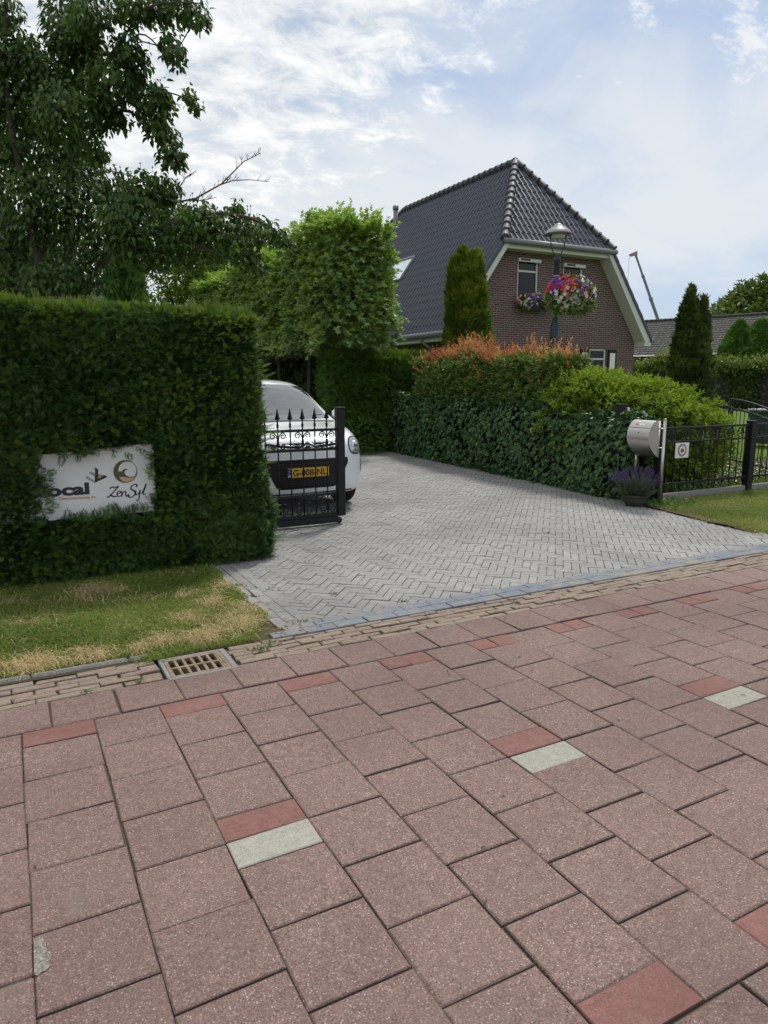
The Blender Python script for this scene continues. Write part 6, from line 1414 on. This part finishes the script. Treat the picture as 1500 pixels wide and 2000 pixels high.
# ------------------------------------------------------------------ barn, crane, neighbour behind the tree
def barn():
    p0 = at(1500, 720, 52); hd = Vector((-.309, .951, 0)); nrm = Vector((-.951, -.309, 0))       # along the barn, and out of its front wall
    P0 = Vector((p0.x, p0.y, 0)); A = P0 - hd * 14; B = P0 + hd * 20; ze, zr = 3.7, 6.6; dep = 4.6
    t = thing('barn', 'long low barn of black boards with grey tiled roof behind the garden', 'barn', tuple(P0))
    g = GM(); L = (B - A).length; n = 17; h = ze / n
    for k in range(n):
        zc = h * (k + .5); c = (A + B) / 2 - nrm * (.02 + .006); q = GM(); q.box((0, 0, 0), (L, .04, h * 1.1)); V = q.V[0].copy(); V[:, 1] += np.where(V[:, 2] < 0, .018, -.004); a = math.atan2(hd.y, hd.x); ca, sa = math.cos(a), math.sin(a)
        W = np.stack([V[:, 0] * ca - V[:, 1] * -sa * -1, V[:, 0] * sa + V[:, 1] * ca, V[:, 2]], 1); W = V @ np.array([[ca, sa, 0], [-sa, ca, 0], [0, 0, 1]]); g.add(W + np.array((c.x, c.y, zc)), [list(f) for F_ in q.F for f in F_])
    bk = nrm * -2 * dep
    g.add([tuple(A), tuple(A + bk), tuple(A + bk + Vector((0, 0, ze))), tuple(A + bk / 2 + Vector((0, 0, zr))), tuple(A + Vector((0, 0, ze)))], [[0, 1, 2, 3, 4]]); g.add([tuple(B), tuple(B + bk), tuple(B + bk + Vector((0, 0, ze))), tuple(B + bk / 2 + Vector((0, 0, zr))), tuple(B + Vector((0, 0, ze)))], [[0, 1, 2, 3, 4]])
    g.build('wall', plain('black_stained_boards', (.014, .014, .016), .7, var=.3, scale=3), t)
    g = GM(); up = Vector((0, 0, zr - ze)) - nrm * dep; vl = up.length; v = up / vl; nn = hd.cross(v); nn = nn if nn.z > 0 else -nn
    tiles(g, A + nrm * .3 + Vector((0, 0, ze - .12)), hd, v, nn, vl + .3, lambda q: (0, L), .26, .36, 0, 6, .035, .03)
    up2 = Vector((0, 0, zr - ze)) + nrm * dep; v2 = up2 / vl; n2 = hd.cross(v2); n2 = n2 if n2.z > 0 else -n2; tiles(g, A + bk - nrm * .3 + Vector((0, 0, ze - .12)), hd, v2, n2, vl + .3, lambda q: (0, L), .26, .36, 0, 3, .035, .03)
    rf = g.build('roof', M['barn_tile'], t); g = GM(); caps(g, A + bk / 2 + Vector((0, 0, zr + .1)), B + bk / 2 + Vector((0, 0, zr + .1)), .13, .4); g.build('ridge_caps', M['barn_tile'], rf)
    g = GM(); g.tube([A + nrm * .34 + Vector((0, 0, ze - .1)), B + nrm * .34 + Vector((0, 0, ze - .1))], .06, 8); g.build('gutter', M['white'], t); rehome(t)
    # black board fence nearer than the barn, a climber sprawling over its top
    q0 = at(1500, 720, 40); Q0 = Vector((q0.x, q0.y, 0)); f = thing('board_fence', 'black board garden fence overgrown at the top in front of the barn', 'fence', tuple(Q0)); a_ = math.atan2(hd.y, hd.x); ca, sa = math.cos(a_), math.sin(a_); RM = np.array([[ca, sa, 0], [-sa, ca, 0], [0, 0, 1]])
    g = GM()
    for k in range(10):
        q = GM(); q.box((0, 0, 0), (30, .03, .235)); V = q.V[0]; V[:, 1] += np.where(V[:, 2] < 0, .02, -.004); c = Q0 + hd * 3 + Vector((0, 0, .115 + .22 * k)); g.add(V @ RM + np.array(tuple(c)), [list(F_) for fa in q.F for F_ in fa])
    g.build('boards', plain('black_fence_boards', (.012, .012, .014), .7, var=.35, scale=3), f)
    for k in range(13): g = GM(); c = Q0 + hd * (-11 + 2.4 * k) + nrm * .05; g.box((c.x, c.y, 1.1), (.09, .09, 2.2), rz=a_); g.build('post', M['black'], f)
    rehome(f)
    g = GM(); n = 15000; s = rnd(n, -4, 17); P = np.array(Q0)[None] + np.array(hd)[None] * s[:, None] + np.array(nrm)[None] * (RNG.normal(.12, .28, n))[:, None]; P[:, 2] = 2.55 + RNG.normal(0, .26, n) + .22 * bump(P * [1, 1, 0], 1.6) - .25 * np.abs(RNG.normal(0, .5, n)) * (bump(P * [1, 1, 0], 1.1) > .1)
    m = 2600; s2 = 1.2 + RNG.normal(0, .40, m); P2 = np.array(Q0)[None] + np.array(hd)[None] * s2[:, None] + np.array(nrm)[None] * (.08 + .2 * rnd(m))[:, None]; P2[:, 2] = rnd(m, .2, 2.4); tn = np.concatenate([np.clip(rnd(n) * .6 + .5 * (P[:, 2] - 2.2), 0, 1), rnd(m, 0, .25)]); P = np.concatenate([P, P2]); n = len(P)
    scatter(g, LEAF, P, RNG.normal(0, .6, (n, 3)) + [0, 0, -.3], RNG.normal(0, .5, (n, 3)) + np.array(nrm) * .4 + [0, 0, .8], rnd(n, .12, .24), 0, tn); tag(g.build('climbing_plant', M['climber']), 'yellow green climbing plant sprawling over the top of the black board fence', 'climber')
barn()
def crane():
    a, b = at(1291, 640, 90), at(1243, 499, 90); t = thing('crane_boom', 'thin grey telescopic crane boom against the sky behind the barn', 'crane', (a.x, a.y, 0)); m = plain('crane_grey', (.16, .21, .25), .5, .2)
    foot = a - (b - a) * .75; g = GM()
    for k, (u0, u1, r) in enumerate(((0, .45, .28), (.42, .66, .24), (.64, .84, .20), (.82, 1.0, .16))):
        p, q = foot.lerp(b, u0), foot.lerp(b, u1); g = GM(); g.tube([p, q], r, 4, smooth=False); o = g.build('boom_section', m, t); g = GM(); g.tube([q - (q - p).normalized() * .3, q], r * 1.25, 4, smooth=False); g.build('collar', m, o)
    g = GM(); x = Vector((_c, -_s, 0)); g.prism([b + x * .25, b + Vector((0, 0, .45)) + x * .2, b - x * .75 + Vector((0, 0, .05)), b - x * .5 - Vector((0, 0, .2))], (.2, .3, 0)); g.build('boom_head', plain('crane_red', (.30, .23, .21), .6), t)
    h = b - x * .75; g = GM(); g.tube([h, Vector((h.x, h.y, 3))], .025, 4); g.build('cable', m, t); rehome(t)
crane()
def neighbour():
    e = at(216, 582, 19); x1, y0 = e.x, e.y; x0 = x1 - 7.5; ze, zr = e.z, e.z + 3.6; xm = (x0 + x1) / 2
    t = thing('neighbour_house', 'brown brick house with dark roof glimpsed behind the dogwood tree', 'house', (xm, y0, 0)); g = GM()
    a = [(x0 + .3, y0 + .3, -.05), (x1 - .3, y0 + .3, -.05), (x1 - .3, y0 + .3, ze + .1), (xm, y0 + .3, zr - .15), (x0 + .3, y0 + .3, ze + .1)]; bq = [(x, y + 8, z) for x, y, z in a]
    g.add(a + bq, [[0, 1, 2, 3, 4], [9, 8, 7, 6, 5], [1, 6, 7, 2], [0, 4, 9, 5]]); w = g.build('wall', M['brick'], t); uv_wall(w)
    for s, xx in ((1, x1), (-1, x0)):
        g = GM(); sl = (zr - ze) / (xm - x0); vl = math.hypot(zr - ze, xm - x0); v = Vector((xm - xx, 0, zr - ze)) / vl; nn = Vector((v.z * s, 0, abs(v.x))); tiles(g, (xx, y0, ze), (0, 1, 0), v, nn, vl, lambda q: (0, 8.6), .25, .36, 0, 4); g.build('roof', M['tile'], t)
    g = GM(); g.prism([(x1, y0 - .02, ze - .05), (xm, y0 - .02, zr - .05), (xm, y0 - .02, zr - .3), (x1 - .1, y0 - .02, ze - .3)], (0, .05, 0)); g.prism([(x0, y0 - .02, ze - .05), (xm, y0 - .02, zr - .05), (xm, y0 - .02, zr - .3), (x0 + .1, y0 - .02, ze - .3)], (0, .05, 0)); g.build('barge_board', M['grey_paint'], t); rehome(t)
neighbour()
